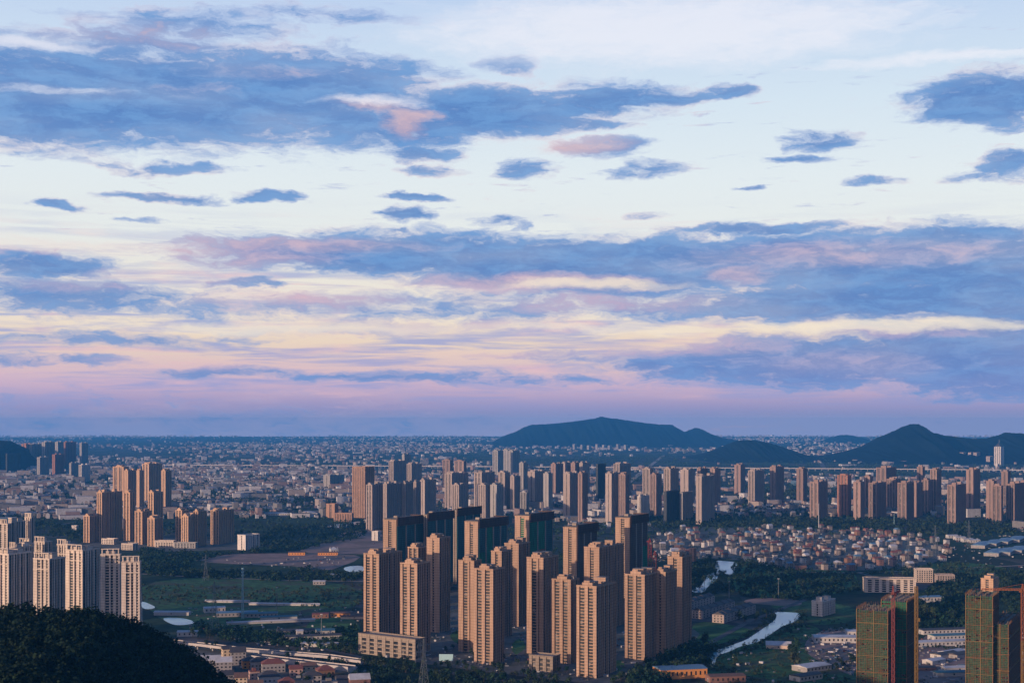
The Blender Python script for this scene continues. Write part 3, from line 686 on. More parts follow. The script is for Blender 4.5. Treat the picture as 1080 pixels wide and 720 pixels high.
P_(629,630.5,639,489,530,0,27,'dark','plain','dark green-netted far tower standing alone', roof='none')
P_(638.5,645,654,499,552,0,27,'pink','plain','blank beige gable tower nearest the unfinished towers')
P_(652.5,659.5,664,500,0,118,27,'rose','three','brown-ribbed slim tower beside the second blank beige gable')
P_(647,653.5,678,489,0,110,27,'pink','two','wide dark-flanked far tower with a pale stepped roof')
P_(677.5,685.5,689,494,0,112,27,'pink','two','striped pale tower above the last unfinished tower')
P_(686,692,698,500,0,108,27,'rose','two','brownish striped tower before the striped pale one')
P_(672,677,685,523,0,60,27,'white','three','low white concrete frame block at the foot of the striped towers')
P_(700,707,716,494,550,0,27,'pink','two','pale tower with a red window column, netted lower floors')
P_(717.5,726,733,495,0,108,27,'pink','plain','pale smooth tower with a white edge, netted lower floors')
P_(700,703,717,518,552,0,27,'dark','plain','dark netted block before the red-columned tower', roof='none')
P_(717,720,731,519,551,0,27,'grey','plain','grey netted block before the smooth tower', roof='none')
P_(734,740,767,502,553,0,27,'pink','plain','very wide ribbed tower with an ornate yellow crown', roof='frame')
P_(735,739,747,494,0,108,27,'rose','plain','tower peeping over the ornate yellow crown, near end')
P_(749,754,760,494,0,108,27,'rose','plain','tower peeping over the ornate yellow crown, far end')
P_(774.5,781,786,490,521,0,27,'rose','mid','far reddish tower between two wide towers')
P_(789,796,813,496,533,0,27,'pink','two','bright striped gable of a long ribbed slab by the wood')
P_(812,818,827,492,0,110,27,'rose','plain','taller dark end tower of the long ribbed slab')
P_(840,847,851.5,494,531,0,27,'rose','mid','lone brown far tower right of the ribbed slab')
rs = 'rose-brown towers by the far edge of the village'
def Q_(*a, **k): return T(*a[:8], a[8], a[9], rs, roof=k.pop('roof', 'room'), **k)
Q_(854,863,873,508,548,0,33,'rose','two','rose tower with a tall white mast at its foot')
Q_(883,894,898,501,545,0,33,'brick','three','red-brown tower with a flat roof and dark window stripes')
Q_(900,907.5,912,508,549,0,33,'rose','mid','slim rose tower with one dark column at the row start')
Q_(911,917.5,921,502,0,102,33,'rose','mid','rose tower peeping behind the slim one')
Q_(916,925,935,509,547,0,33,'rose','two','stepped rose tower, third from the row start')
Q_(924,934.5,956,493,0,105,34,'rose','two','wide far tower with scaffold floors above the rose row')
Q_(935,944.5,950,505,541,0,33,'rose','three','rose tower with fine ribs behind the middle of the row')
Q_(946.5,956,964,509,549,0,33,'rose','two','rose tower with a bright lamp spot halfway up')
Q_(961,966.5,973,509,545,0,33,'rose','plain','shaded rose tower behind the lamp-spot tower')
Q_(967,973,975.5,492,0,104,33,'rose','mid','thin far tower rising above the rose row')
Q_(972,979,983,506,542,0,33,'rose','two','rose twin tower with a thin dark slot')
Q_(981,988,993,495,541,0,33,'rose','two','tall rose tower with a banded top closing the row')
Q_(999,1008,1019,511,553,0,33,'rose','two','rose tower with two pale edges, alone before the gap')
Q_(1019,1026.5,1034,495,543,0,33,'rose','mid','tallest paired tower on a lit podium')
Q_(1040,1048,1051,507,547,0,33,'rose','plain','shaded tower behind the pale-edged far pair')
Q_(1046,1056,1058,512,552,0,33,'rose','two','front tower of the pale-edged far pair')
Q_(1056,1063,1066,497,0,102,33,'rose','mid','flat-topped tower rising behind the far pair')
Q_(1061,1070,1082,510,551,0,33,'rose','three','wide ribbed tower beside the photo edge')
Q_(1073,1080,1090,508,0,92,33,'rose','plain','tower cut by the photo edge beyond the ribbed one')
fl = 'far towers under the small hill'
def N_(*a, **k): return T(*a[:8], a[8], a[9], fl, roof=k.pop('roof', 'room'), **k)
N_(22.5,27.5,36,468,493,0,20,'brick','mid','far scaffolded red tower next to the small hill')
N_(6,7.5,23,478,499,0,20,'dark','plain','far dark slab below the small hill', roof='none')
N_(31,34,45,468,494,0,20,'grey','plain','far dark tower with thin red edges, second in the row')
N_(44,47.5,58,466,494,0,20,'grey','plain','far dark tower with a pale edge, third in the row')
N_(58,61,67,466,494,0,20,'grey','plain','far slim tower, fourth in the row')
N_(65.5,69,84,466,492,0,20,'brick','plain','far tower with the brightest edge, fifth in the row')
N_(84,86,93,467,492,0,20,'grey','plain','last far tower of the row under the small hill')
N_(39,42,52,482,503,0,20,'grey','plain','lower far tower before the row, near end')
N_(55,58,68,479,502,0,20,'brick','plain','lower far tower with a red top before the row')
N_(73,75,83,488,504,0,20,'grey','plain','lower far grey block before the row, far end')
N_(83,86,95,490,508,0,20,'white','two','low pale block right of the far row')
ds = 'tower blocks under the peaked hill'
for (a, c, e, y0, y1, tx) in [(1003,1006,1009,480,488,'small far block under the peaked hill, first of four'), (1012,1016,1020,477,488,'far block under the peaked hill, second of four'),
        (1021,1024,1026,477,488,'far block under the peaked hill, third of four'), (1026.5,1030,1034,477,488,'far block under the peaked hill, last of four'), (1040,1044,1048,481,489,'low far block beside the pointed tower'),
        (1050,1052,1054,489,494,'tiny white block before the pointed tower')]:
    T(a, c, e, y0, y1, 0, 33, 'white' if 'white' in tx else 'pink', 'plain', tx, ds, roof='none', name='apartment_block', cat='apartment block')
t, p = T(1048.5,1055.5,1059,471,491,0,33,'white','three','pale far tower with a pointed pyramid roof before the hill', None, roof='none', name='office_tower', cat='office tower')
q = MB(); L, W, h = p['L'], p['W'], p['h']; q.hip(-L/2+3, L/2-3, -W/2+3, W/2-3, h+1, h+22, ins=min(L, W)*.5); q.build('roof', M['roof_dark'], t)
q = MB(); q.bar((0, 0, h+20), (0, 0, h+40), .8); q.build('spire', M['steel_grey'], t)
for i, x in enumerate([604,612,619,628,635,641,650,658]):
    T(x, x+2, x+4.5, 468.2+(i % 3)*.7, 474, 0, 27, 'grey', 'plain', f'{ordinal(i+1)} pale block in the far row at the long hill foot', 'pale blocks at the long hill foot', roof='none', name='apartment_block', cat='apartment block')

# ---------------------------------------------------------------- scaffolded towers at the near corner
def scaffold_tower(xl, xm, xr, yt, yb, th, label, green, seed):
    r = random.Random(seed); th = R(th); d = HC*F/(yb-YH); h = HC-(yt-YH)*d/F
    X, W, L = footprint(xl, xm, xr, d, th)
    ax = (math.sin(th), math.cos(th)); ay = (-math.cos(th), math.sin(th))
    t = thing('scaffolded_tower', label, 'unfinished tower', (X+ax[0]*L/2+ay[0]*W/2, d+ax[1]*L/2+ay[1]*W/2, 0), pi/2-th, 'scaffolded towers by the tower cranes')
    q = MB(); k = int(h/3)
    for i in range(k+1): q.box(-L/2+.6, L/2-.6, -W/2+.6, W/2-.6, i*3, i*3+.3)
    nx, ny = max(2, round(L/6)), max(2, round(W/6))
    for i in range(nx+1):
        for j in range(ny+1):
            x, y = -L/2+1+(L-2)*i/nx, -W/2+1+(W-2)*j/ny
            q.box(x-.35, x+.35, y-.35, y+.35, .1, h+r.uniform(.8, 2.2))
    q.box(-L/2+2.5, L/2-2.5, -W/2+2.5, W/2-2.5, .2, h-3.2)
    q.build('frame', M['w_raw'], t)
    q = MB()
    for i in range(14):
        x, y = r.uniform(-L/2+1, L/2-3), r.uniform(-W/2+1, W/2-3); q.box(x, x+r.uniform(1, 3), y, y+r.uniform(1, 3), h-3+.31, h-3+r.uniform(1, 3.4))
    q.build('formwork', M['net_dark'], t)
    for (x0, x1, y0, y1, mt) in ((-L/2-1.2, -L/2-1.0, -W/2-1.2, W/2+1.2, green), (-L/2-1, L/2+1, -W/2-1.2, -W/2-1.0, 'net_teal' if green == 'net_olive_sunlit' else 'net_emerald'), (L/2+1, L/2+1.2, -W/2-1.2, W/2+1.2, 'net_teal'), (-L/2-1, L/2+1, W/2+1, W/2+1.2, 'net_teal')):  # sunlit face gets olive netting, shaded faces teal: the light is in the colour
        q = MB(); n = int((h+1)/1.5)
        for i in range(n):                             # netting lifts with a gap at each walkway
            long_x = (x1-x0) > (y1-y0); ln_ = (x1-x0) if long_x else (y1-y0); nb = max(2, int(ln_/4))
            for j in range(nb):                        # each net sags a little and some are missing
                if r.random() < .07: continue
                a, e, o_, zt = j/nb*ln_, (j+1)/nb*ln_-.05, r.uniform(-.18, .18), r.uniform(1.2, 1.42)
                q.box(x0+a, x0+e, y0+o_, y1+o_, i*1.5+.1, i*1.5+zt) if long_x else q.box(x0+o_, x1+o_, y0+a, y0+e, i*1.5+.1, i*1.5+zt)
        q.build('safety_net', M[mt], t)
    q = MB(); e = 1.45
    for i in range(int(2*(L+W)/2.0)):
        s_ = i*2.0
        if s_ < L: x, y = -L/2+s_, -W/2-e
        elif s_ < L+W: x, y = L/2+e, -W/2+s_-L
        elif s_ < 2*L+W: x, y = L/2-(s_-L-W), W/2+e
        else: x, y = -L/2-e, W/2-(s_-2*L-W)
        q.box(x-.07, x+.07, y-.07, y+.07, 0, h+r.uniform(1.5, 3.2))
    for i in range(int(h/1.5)):
        z = i*1.5
        for (x0, x1, y0, y1) in ((-L/2-e-.1, L/2+e, -W/2-e-.1, -W/2-e+.06), (-L/2-e-.1, -L/2-e+.06, -W/2-e, W/2+e)): q.box(x0, x1, y0, y1, z, z+.12)
    q.build('scaffold', M['steel_rust'], t)
    for i in range(1, int(h/14)+1):
        z = h-i*14+3; q = MB()
        q.box(-L/2-2.3, -L/2-1.25, -W/2-1.2, W/2+1.2, z, z+.35); q.box(-L/2-2.3, L/2, -W/2-2.3, -W/2-1.25, z, z+.35)
        q.build('walkway', M['steel_yellow'] if i % 2 else M['steel_rust'], t)
    for yy in (-W/2-1.6, -W*.08, W/2+.6):
        q = MB(); q.box(-L/2-2.0, -L/2-1.5, yy, yy+.5, 0, h+1); q.build('hoist_rail', M['steel_yellow'] if yy > -W/2 else M['steel_rust'], t)
    return t
M['w_raw'] = facade('wall_raw_concrete', (.12,.105,.095))
M['net_olive_sunlit'] = mat('net_olive_sunlit', (.028,.075,.048), .9, .7, .6, .1, grime=(.075,.048,.026), grime_scale=.22)
M['net_emerald'] = mat('net_emerald', (.012,.075,.058), .9, .5, .5, .1)
M['steel_rust'] = mat('rusty_scaffold_pipe', (.20,.10,.045), .8, .4, 1)
scaffold_tower(905,935,945,644,742,27,'nearer scaffolded tower of the green pair, yellow walkway bands','net_olive_sunlit',1)
scaffold_tower(931,955,967,634,736,27,'green-netted tower behind the yellow-banded one, red crane above','net_green',2)
scaffold_tower(1020,1045.5,1052,629,741,27,'taller olive scaffolded tower beside the orange crane jib','net_olive_sunlit',3)
scaffold_tower(1046,1062,1076,659,741,27,'lower shaded scaffolded tower under the orange crane jib','net_olive_sunlit',4)

def lattice(q, x0, y0, z0, z1, w, r, step, mi=0, w1=None):
    """four chords with zigzag bracing, as real bars"""
    w1 = w if w1 is None else w1; n = max(1, round((z1-z0)/step))
    at = lambda k, t: ((x0+(-1, 1, 1, -1)[k]*(w+(w1-w)*t)/2), (y0+(-1, -1, 1, 1)[k]*(w+(w1-w)*t)/2), z0+(z1-z0)*t)
    for k in range(4):
        q.bar(at(k, 0), at(k, 1), r, mi)
        for i in range(n):
            a, e = i/n, (i+1)/n; k2 = (k+1) % 4
            q.bar(at(k, a), at(k2, e), r*.7, mi) if i % 2 else q.bar(at(k2, a), at(k, e), r*.7, mi)
            q.bar(at(k, e), at(k2, e), r*.6, mi)
def crane(px, py, h, label, m, jib, back, rz, tall=8, w=2.2):
    x, y = G(px, py)
    t = thing('tower_crane', label, 'tower crane', (x, y, 0), rz)
    q = MB(); lattice(q, 0, 0, 0, h, w, .15, 3); q.build('mast', M[m], t)
    q = MB(); lattice(q, 0, 0, h, h+tall, w*.8, .2, 3, 0, .5); q.build('tower_top', M[m], t)
    q = MB()
    for yy in (-.7, .7): q.bar((1, yy, h+.6), (jib, yy, h+.6), .2)
    q.bar((1, 0, h+2.0), (jib-1, 0, h+1.6), .2)
    for i in range(int(jib/2.5)):
        s_ = 1+i*2.5
        for yy in (-.7, .7): q.bar((s_, yy, h+.6), (s_+1.25, 0, h+1.9), .13); q.bar((s_+1.25, 0, h+1.9), (s_+2.5, yy, h+.6), .13)
    q.bar((0, 0, h+tall), (jib*.6, 0, h+1.9), .1); q.build('jib', M[m], t)
    q = MB()
    for yy in (-.7, .7): q.bar((-1, yy, h+.6), (-back, yy, h+.6), .2)
    for i in range(int(back/2)): q.bar((-1-i*2, -.7, h+.6), (-3-i*2, .7, h+.6), .12)
    q.bar((0, 0, h+tall), (-back+1, 0, h+.7), .1); cj = q.build('counter_jib', M[m], t)
    q = MB(); q.box(-back, -back+2.6, -1, 1, h-1.6, h+.9); q.build('counterweight', M['roof_grey'], cj)
    q = MB(); q.box(.9, 2.5, -2.3, -.8, h-1.2, h+1.2, 0); q.box(2.505, 2.56, -2.15, -.95, h-.7, h+.9, 1); q.build('cab', [M[m], M['glass']], t)
    return t
crane(942, 742, 93, 'red tower crane standing at the green-netted scaffolded tower', 'steel_red', 26, 9, R(62))
crane(1078.5, 745, 98, 'orange tower crane with its jib over the scaffolded pair', 'steel_orange', 34, 11, R(172), 6)
crane(685.3, 640, 84, 'taller red lattice crane beside the dark-crowned unfinished tower', 'steel_red', 14, 6, R(100), 6, 4)
crane(690.6, 643, 70, 'shorter red lattice crane behind the riverside tan row', 'steel_red', 12, 6, R(70), 6, 4)
for (px, py, h, lab) in ((966.3, 741, 100, 'yellow construction hoist tower on the back of the green pair'), (1079, 752, 60, 'yellow construction hoist tower at the photo edge')):
    x, y = G(px, py); t = thing('hoist_tower', lab, 'construction hoist', (x, y, 0))
    q = MB(); lattice(q, 0, 0, 0, h, 2.2, .2, 2.5); q.build('mast', M['steel_yellow'], t)
    q = MB(); q.box(1.3, 3, -1.2, 1.2, h*.7, h*.7+3); q.build('cage', M['steel_yellow'], t)

# ---------------------------------------------------------------- low buildings set down one by one
lb = lambda *a, **k: T(*a, roof=k.pop('roof', 'none'), **k)
lb(378,438,449,674,696,0,36,'conc','wide','long low tan podium with rows of square openings under the first two tan towers',None,near=True,name='podium_building',cat='podium',Lmax=32,floor=4.2)  # darker wall style puts the hill's shade into the podium colour
lb(558,583,591,692,709,0,29,'conc','three','small three-storey tan block with large openings below the tan towers',None,near=True,name='office_block',cat='building',Lmax=24,floor=4.2)
lb(912,966,984,610,625,0,6,'cream','wide','long six-storey cream apartment row beyond the scaffolded towers',None,near=True,name='apartment_row',cat='apartment block',Lmax=20)
lb(966,984,987,600,614,0,6,'cream','wide','white-cream block standing behind the long cream row',None,near=True,name='apartment_block',cat='apartment block',Lmax=18)
lb(988,1007,1009,606,616,0,6,'pink','wide','small low block at the end of the long cream row',None,name='apartment_block',cat='apartment block',Lmax=18)
lb(856,867.5,881,634,650,0,36,'white','plain','small white four-storey block with an open gallery by the river',None,near=True,name='office_block',cat='building',Lmax=40,roof='room')
lb(1034.5,1047.5,1056,610,630,0,33,'yellow','mid','peach house tower with three window rows beyond the scaffolded pair',None,near=True,name='apartment_block',cat='apartment block',Lmax=30,roof='room')
lb(250.5,259,274,564,580,0,34,'white','plain','white-ended blue-grey office block before the bare field',None,near=True,name='office_block',cat='building',Lmax=48)
lb(344,353,357,531,546,0,27,'orange','mid','small orange block at the foot of the tall plain orange tower',None,name='apartment_block',cat='apartment block',Lmax=18)
lb(352,371,373,541,550,0,10,'orange','wide','long low orange wing beside the small orange block',None,name='school_wing',cat='building',Lmax=18)
lb(392,398.5,401,560,570,0,27,'white','plain','small white house block beside the first pale tower',None,name='house_block',cat='building')
lb(553,562,566,566,580,0,30,'white','plain','white low block glimpsed right of the green-netted slab',None,name='house_block',cat='building')
lb(163,183,186,570,577,0,12,'cream','wide','low cream arcade between the two yellow-gabled groups',None,name='shop_row',cat='building',Lmax=20)
lb(107,120,125,568,574,0,20,'cream','wide','low cream podium below the long dark slab',None,name='shop_row',cat='building',Lmax=20)
lb(128,140,146,573,580,0,20,'cream','wide','low cream shop row between estate and cream towers',None,name='shop_row',cat='building',Lmax=20)
lb(183,206,209,572,578,0,12,'grey','wide','low grey podium before the twin-gable trio',None,name='shop_row',cat='building',Lmax=20)
lb(727,732,736,578,592,0,25,'orange','plain','bright orange building standing out in front of the village',None,near=True,name='house_block',cat='building',Lmax=14)
lb(75.5,80.5,82,554,559,0,20,'white','plain','small white cube-like hut on the dark wooded belt',None,name='hut',cat='building',Lmax=12)

def shed(px, py, ln, wd, h, yaw, label, roof='roof_white', wall='hw_white', rise=1.3, hip=False, cat='shed', name='shed', group=None):
    x, y = G(px, py); t = thing(name, label, cat, (x, y, 0), R(yaw), group)
    q = MB(); q.box(-ln/2, ln/2, -wd/2, wd/2, 0, h)
    for i in (-1, 1):                                  # gable infill
        k = len(q.v); xx = i*(ln/2)
        q.v += [(xx, -wd/2, h-.002), (xx, wd/2, h-.002), (xx, 0, h+rise-.1)]; q.f.append((k, k+1, k+2) if i > 0 else (k+1, k, k+2)); q.m.append(0)
    q.build('wall', M[wall], t)
    q = MB(); (q.hip if hip else q.gable)(-ln/2, ln/2, -wd/2, wd/2, h+.05, h+rise+.12, 0, .5); q.build('roof', M[roof], t)
    q = MB(); n = max(1, int(ln/4.5)) if h > 4 else 1
    for i in range(n):
        x0 = -ln/2+(i+.5)*ln/n; q.box(x0-.8, x0+.8, -wd/2-.06, -wd/2+.1, h*.35, h*.75)
    q.build('window', M['glass'], t, kind='stuff' if n > 3 else None)
    q = MB(); q.box(-ln/2-.08, -ln/2+.1, -1.6, 1.6, 0, min(h*.7, 3.2)); q.build('door', M['b_grey'], t)
    return t
shed(330,674,0.1+62,15,5,14,'long dark-roofed shed with a white gable end in the meadow',roof='roof_dark')
shed(318,668,55,14,5,14,'long dark shed behind the white-gabled one',roof='roof_dark',wall='hw_grey')
shed(343,670,20,16,7,14,'teal-roofed workshop between the long dark sheds',roof='roof_teal')
shed(316,673,7,9,9,14,'tall white box-like annexe at the long shed end',roof='roof_white',wall='hw_white')
shed(338,681,40,12,3.5,-8,'low white building by the shed yard',roof='roof_white',wall='hw_white')
shed(286,656.5,105,4,2.4,17,'long narrow white-roofed lean-to across the meadow',roof='roof_white')
shed(300,638,95,4,2.2,-6,'long white wall-like shed on the far meadow',roof='roof_white')
shed(240,635,60,4,2.2,-4,'shorter white wall-like shed left of the blue mast',roof='roof_white')
shed(226,645,26,14,6,20,'white hut cluster beside the blue mast, tallest',roof='roof_white')
shed(250,649,50,18,5,12,'blue-grey yard shed at the foot of the blue mast',roof='roof_blue',wall='hw_grey')
shed(274,650,44,14,5,10,'blue-grey yard shed right of the blue mast',roof='roof_teal',wall='hw_grey')
shed(294,653,44,10,4,14,'white-roofed yard shed right of the blue mast',roof='roof_teal',wall='hw_white')
shed(198,670,22,12,5,5,'small white house before the light blue pond',roof='roof_white')
shed(182,648,44,12,4,-2,'white-roofed pump house between the two ponds',roof='roof_white')
shed(346,585,36,13,5,4,'orange low barn on the bare field edge',roof='roof_brown',wall='hw_orange')
shed(313,585,30,11,5,4,'long orange-lit hut on the bare field',roof='roof_brown',wall='hw_orange')
shed(352,582,14,14,5,20,'white pointed hut on the bare field',roof='roof_white',rise=5,hip=True)
shed(337,616,18,10,5,0,'grey hut by the pale track',roof='roof_white',wall='hw_grey')
shed(353,608,22,9,4,3,'white hut beside the small blue pond',roof='roof_white')
shed(338,651,20,10,5,5,'red-roofed farmhouse at the meadow corner',roof='roof_red',wall='hw_brick')
shed(359,650,24,10,5,3,'orange farmhouse beside the red-roofed one',roof='roof_brown',wall='hw_orange')
shed(374,652,34,7,3,3,'low orange shed running to the first tan tower',roof='roof_brown',wall='hw_cream')
shed(272,542,40,20,6,0,'white-roofed hall beside the wide road',roof='roof_white')
shed(310,543,130,14,5,1,'very long white hall along the wide road',roof='roof_white')
shed(392,543,70,20,8,0,'low pale hall right of the tall plain orange tower',roof='roof_white',wall='hw_cream')
shed(717,713,46,24,9,14,'orange-brown workshop with a pale blue roof by the street',roof='roof_blue',wall='hw_orange')
shed(765,718,34,16,6,10,'red-brown shed right of the blue-roofed workshop',roof='roof_brown',wall='hw_brick')
shed(880,676,46,22,6,-4,'white-roofed factory hall on the building site by the river',roof='roof_white',wall='hw_white')
shed(900,672,16,16,8,-4,'white gabled hut at the factory hall end',roof='roof_white',wall='hw_white')
shed(821,683,26,14,4,-10,'tent-like pale roof in the riverside meadow',roof='roof_white',wall='hw_cream',rise=3.5)
shed(856,706,34,20,5,35,'grey double shed in the meadow below the building site',roof='roof_white',wall='hw_grey')
shed(850,716,30,14,5,35,'dark-striped shed at the photo foot below the building site',roof='roof_dark',wall='hw_white')
shed(976,634,44,18,7,12,'blue-roofed hall behind the green-netted tower',roof='roof_blue',wall='hw_white')
# the yard between the scaffolded towers
yard = [(1000,667,70,16,5,12,'roof_dark','hw_white','long dark-roofed yard hall with a white wall, farthest back'),(1008,673,60,16,5,12,'roof_teal','hw_white','teal-grey yard hall beside a narrow white one'),
    (992,680,62,14,5,12,'roof_white','hw_white','white-walled yard hall behind the row of young trees'),(996,692,30,13,4,38,'roof_dark','hw_white','first slanting dark barrack of the yard'),
    (1004,690,30,13,4,38,'roof_white','hw_white','second slanting barrack of the yard, white roof'),(1013,692,30,13,4,38,'roof_dark','hw_grey','third slanting barrack of the yard, dark roof'),
    (985,699,22,12,4,38,'roof_white','hw_white','white barrack at the corner of the yard'),(1010,706,30,10,3,8,'roof_white','hw_white','flat white container row in the yard'),
    (1004,712,34,10,4,8,'roof_teal','hw_white','pale teal container row at the front of the yard'),(1016,655,20,12,4,5,'roof_white','hw_white','small white hut above the yard halls'),
    (1064,690,26,12,4,8,'roof_white','hw_white','white hut seen past the scaffolded pair'),(975,706,20,9,3,8,'roof_dark','hw_brick','dark brick hut in the yard mud')]
for (px, py, ln, wd, h, yw, ro, wa, tx) in yard: shed(px, py, ln, wd, h, yw, tx, roof=ro, wall=wa, name='barrack', cat='barrack', group='halls and barracks of the site yard')
for i, (px, py, yw) in enumerate([(1036,576,32),(1048,574,32),(1060,572,32),(1072,570,32),(1050,584,32),(1062,583,32),(1074,581,32)]):
    shed(px, py, 95, 26, 6, yw+30, f'{ordinal(i+1)} dark blue long hall of the estate beside the pylons', roof='roof_blue', wall='hw_grey', name='factory_hall', cat='factory hall', group='blue halls beside the pylons')
for i, (px, py) in enumerate([(1004,567),(1012,569),(1020,571),(1027,572)]):
    shed(px, py, 22, 13, 6, 10, f'{ordinal(i+1)} white hut in the short row near the pylons', roof='roof_white', name='hut', cat='hut', group='white huts near the pylons')
for i in range(12):
    px, py = 806+(i % 6)*5.2+(i//6)*1.5, 535.5+(i//6)*5.5
    shed(px-(6 if i//6 else 0), py, 26, 14, 8, -6, f'{ordinal(i+1)} pale house counting along the two white rows by the wood', roof='roof_white', wall='hw_white', name='town_house', cat='house', group='two white rows of houses by the wood')

# townhouse rows by the river: repeated dark gables on one long body each
def terrace(px, py, ln, yaw, label):
    x, y = G(px, py); t = thing('townhouse_row', label, 'townhouse row', (x, y, 0), R(yaw), 'dark-roofed townhouse rows by the river')
    q = MB(); q.box(0, ln, 0, 15, 0, 10); q.build('wall', M['w_pink'], t)
    n = int(ln/10)
    for i in range(n):
        q = MB(); x0 = ln*i/n; q.gable(x0+.2, x0+ln/n-.2, 0, 15, 10.05+(i % 2)*.6, 13.4+(i % 2)*.6, 0, .1); q.build('roof', M['roof_dark'], t)
    q = MB()
    for k in range(3):
        for yy in (3.2, 7.5, 11.8): q.box(-.1, .08, yy-.9, yy+.9, k*3.2+1, k*3.2+2.7)
        for i in range(n): q.box(ln*(i+.5)/n-1.4, ln*(i+.5)/n+1.4, -.1, .08, k*3.2+1, k*3.2+2.7)
    q.build('window', M['glass'], t, kind='stuff')
terrace(741,652.5,108,60,'middle townhouse row by the river, pale gable end facing the tan towers')
terrace(763.5,657,108,60,'front townhouse row nearest the lower river bend')
terrace(729,643,80,60,'back townhouse row partly behind the riverside tan row')

# near houses below the meadow
def house(name, x, y, w, dp, h, yaw, wall, roof, kind, label, group=None, wins=True, proto=None):
    t = thing(name, label, 'house', (x, y, 0), yaw, group)
    if proto: 
        for nm, me in proto: link(nm, me, t)
        return t
    q = MB(); q.box(-w/2, w/2, -dp/2, dp/2, 0, h)
    rise = min(w, dp)*.33
    if kind == 'gable':
        for i in (-1, 1):
            k = len(q.v); xx = i*w/2
            q.v += [(xx, -dp/2, h-.002), (xx, dp/2, h-.002), (xx, 0, h+rise-.1)]; q.f.append((k, k+1, k+2) if i > 0 else (k+1, k, k+2)); q.m.append(0)
    q.build('wall', M[wall], t)
    q = MB()
    if kind == 'gable': q.gable(-w/2, w/2, -dp/2, dp/2, h+.05, h+rise+.12, 0, .5)
    elif kind == 'hip': q.hip(-w/2, w/2, -dp/2, dp/2, h+.05, h+rise+.12)
    else: q.box(-w/2-.3, w/2+.3, -dp/2-.3, dp/2+.3, h+.002, h+.6); q.box(-w*.2, w*.15, -dp*.2, dp*.2, h+.6, h+3)
    q.build('roof', M[roof], t)
    if wins:
        nf = int(h/3.2); nc = max(1, int(w/3.6)); cnt = 0
        for k in range(nf):
            for i in range(nc):
                link('window', unit_box('window', M['glass']), t, (-w/2+(i+.5)*w/nc, -dp/2, k*3.2+1.9), 0, (1.7, .16, 1.5))
            for i in range(max(1, int(dp/4))):
                link('window', unit_box('window', M['glass']), t, (-w/2, -dp/2+(i+.5)*dp/max(1, int(dp/4)), k*3.2+1.9), 0, (.16, 1.5, 1.5))
    return t
near = [(212,708,17,12,12,'hw_grey','roof_white','gable','grey house under the first white ridge beside the dark hill'),(224,709,15,12,13,'hw_grey','roof_white','gable','grey house under the second white ridge'),
    (236,711,15,13,13,'hw_grey','roof_white','gable','grey house under the third white ridge'),(239,698,9,11,14,'hw_cream','roof_dark','gable','tall cream gable with two windows behind the white ridges'),
    (251,700,15,14,13,'hw_grey','roof_dark','gable','tall house with a dark teal roof by the cream gable'),(263,704,14,11,8,'hw_orange','roof_dark','hip','orange house with a dark hip roof'),
    (274,706,18,12,9,'hw_grey','roof_dark','hip','grey house right of the orange house'),(288,708,22,12,9,'hw_grey','roof_red','hip','wide house with a dark red hip roof below the flyover'),
    (254,728,11,14,13,'hw_cream','roof_brown','gable','cream gable house at the photo foot with two dark windows'),(268,716,9,9,8,'hw_pink','roof_red','flat','small pink house before the orange house'),
    (284,722,20,14,9,'hw_white','roof_dark','hip','white house with a dark navy hip roof'),(303,726,15,12,7,'hw_brick','roof_red','hip','bright red roofed low house at the photo foot'),
    (312,712,12,10,7,'hw_pink','roof_red','gable','pink house with a red gable under the flyover end'),(325,709,14,10,7,'hw_cream','roof_brown','gable','cream house with a brown gable under the flyover end'),
    (329,719,17,11,7,'hw_grey','roof_dark','hip','grey house with a dark hip roof below the pink gable'),(343,714,16,12,8,'hw_brick','roof_red','hip','brick house with a dark red hip roof, before the street trees'),
    (347,725,14,10,6,'hw_white','roof_grey','flat','low white flat-roofed house at the photo foot'),(362,722,13,10,6,'hw_grey','roof_dark','gable','grey cottage left of the red house'),
    (379,725,18,13,9,'hw_brick','roof_white','gable','red house with white ridged roof by the street trees'),(320,729,14,10,7,'hw_cream','roof_dark','gable','cream house at the photo foot beside the navy-roofed one'),
    (270,731,12,10,9,'hw_white','roof_brown','gable','white house cut by the photo foot'),(238,722,14,11,10,'hw_grey','roof_dark','gable','grey house at the forest edge below the white ridges')]
for i, (px, py, w, dp, h, wa, ro, kd, tx) in enumerate(near):
    x, y = G(px, py); house('house', x, y, w, dp, h, R([14, 16, 12, 20, 14, 18][i % 6]), wa, ro, kd, tx, 'houses below the meadow')

# the village: every house its own object, a few shapes in many colours
LAND = [(712,'beside the red lattice cranes'),(738,'near the orange building'),(765,'above the upper river bend'),(795,'below the ornate-crowned tower'),(825,'below the long ribbed slab'),(850,'before the white house rows'),
        (875,'near the tall white mast'),(900,'below the red-brown tower'),(930,'below the slim rose tower'),(960,'below the lamp-spot tower'),(1100,'towards the pylons')]
def row_word(py): return 'village rear' if py < 567 else 'upper village' if py < 575 else 'mid village' if py < 583 else 'lower village' if py < 592 else 'field edge'
WALLS = [('town_white','white'),('town_cream','cream'),('town_pink','pink'),('town_grey','grey'),('hw_brick','brick-red')]
ROOFS = [('roof_dark','dark','gable'),('roof_red','red','gable'),('roof_brown','brown hip','hip'),('roof_grey','flat','flat'),('roof_white','pale','gable'),('roof_blue','blue','gable')]
SIZES = [(9,9,7,'low'),(10,11,10.5,'three-storey'),(12,10,13.5,'tall'),(16,10,9,'wide')]
PROTO = {}
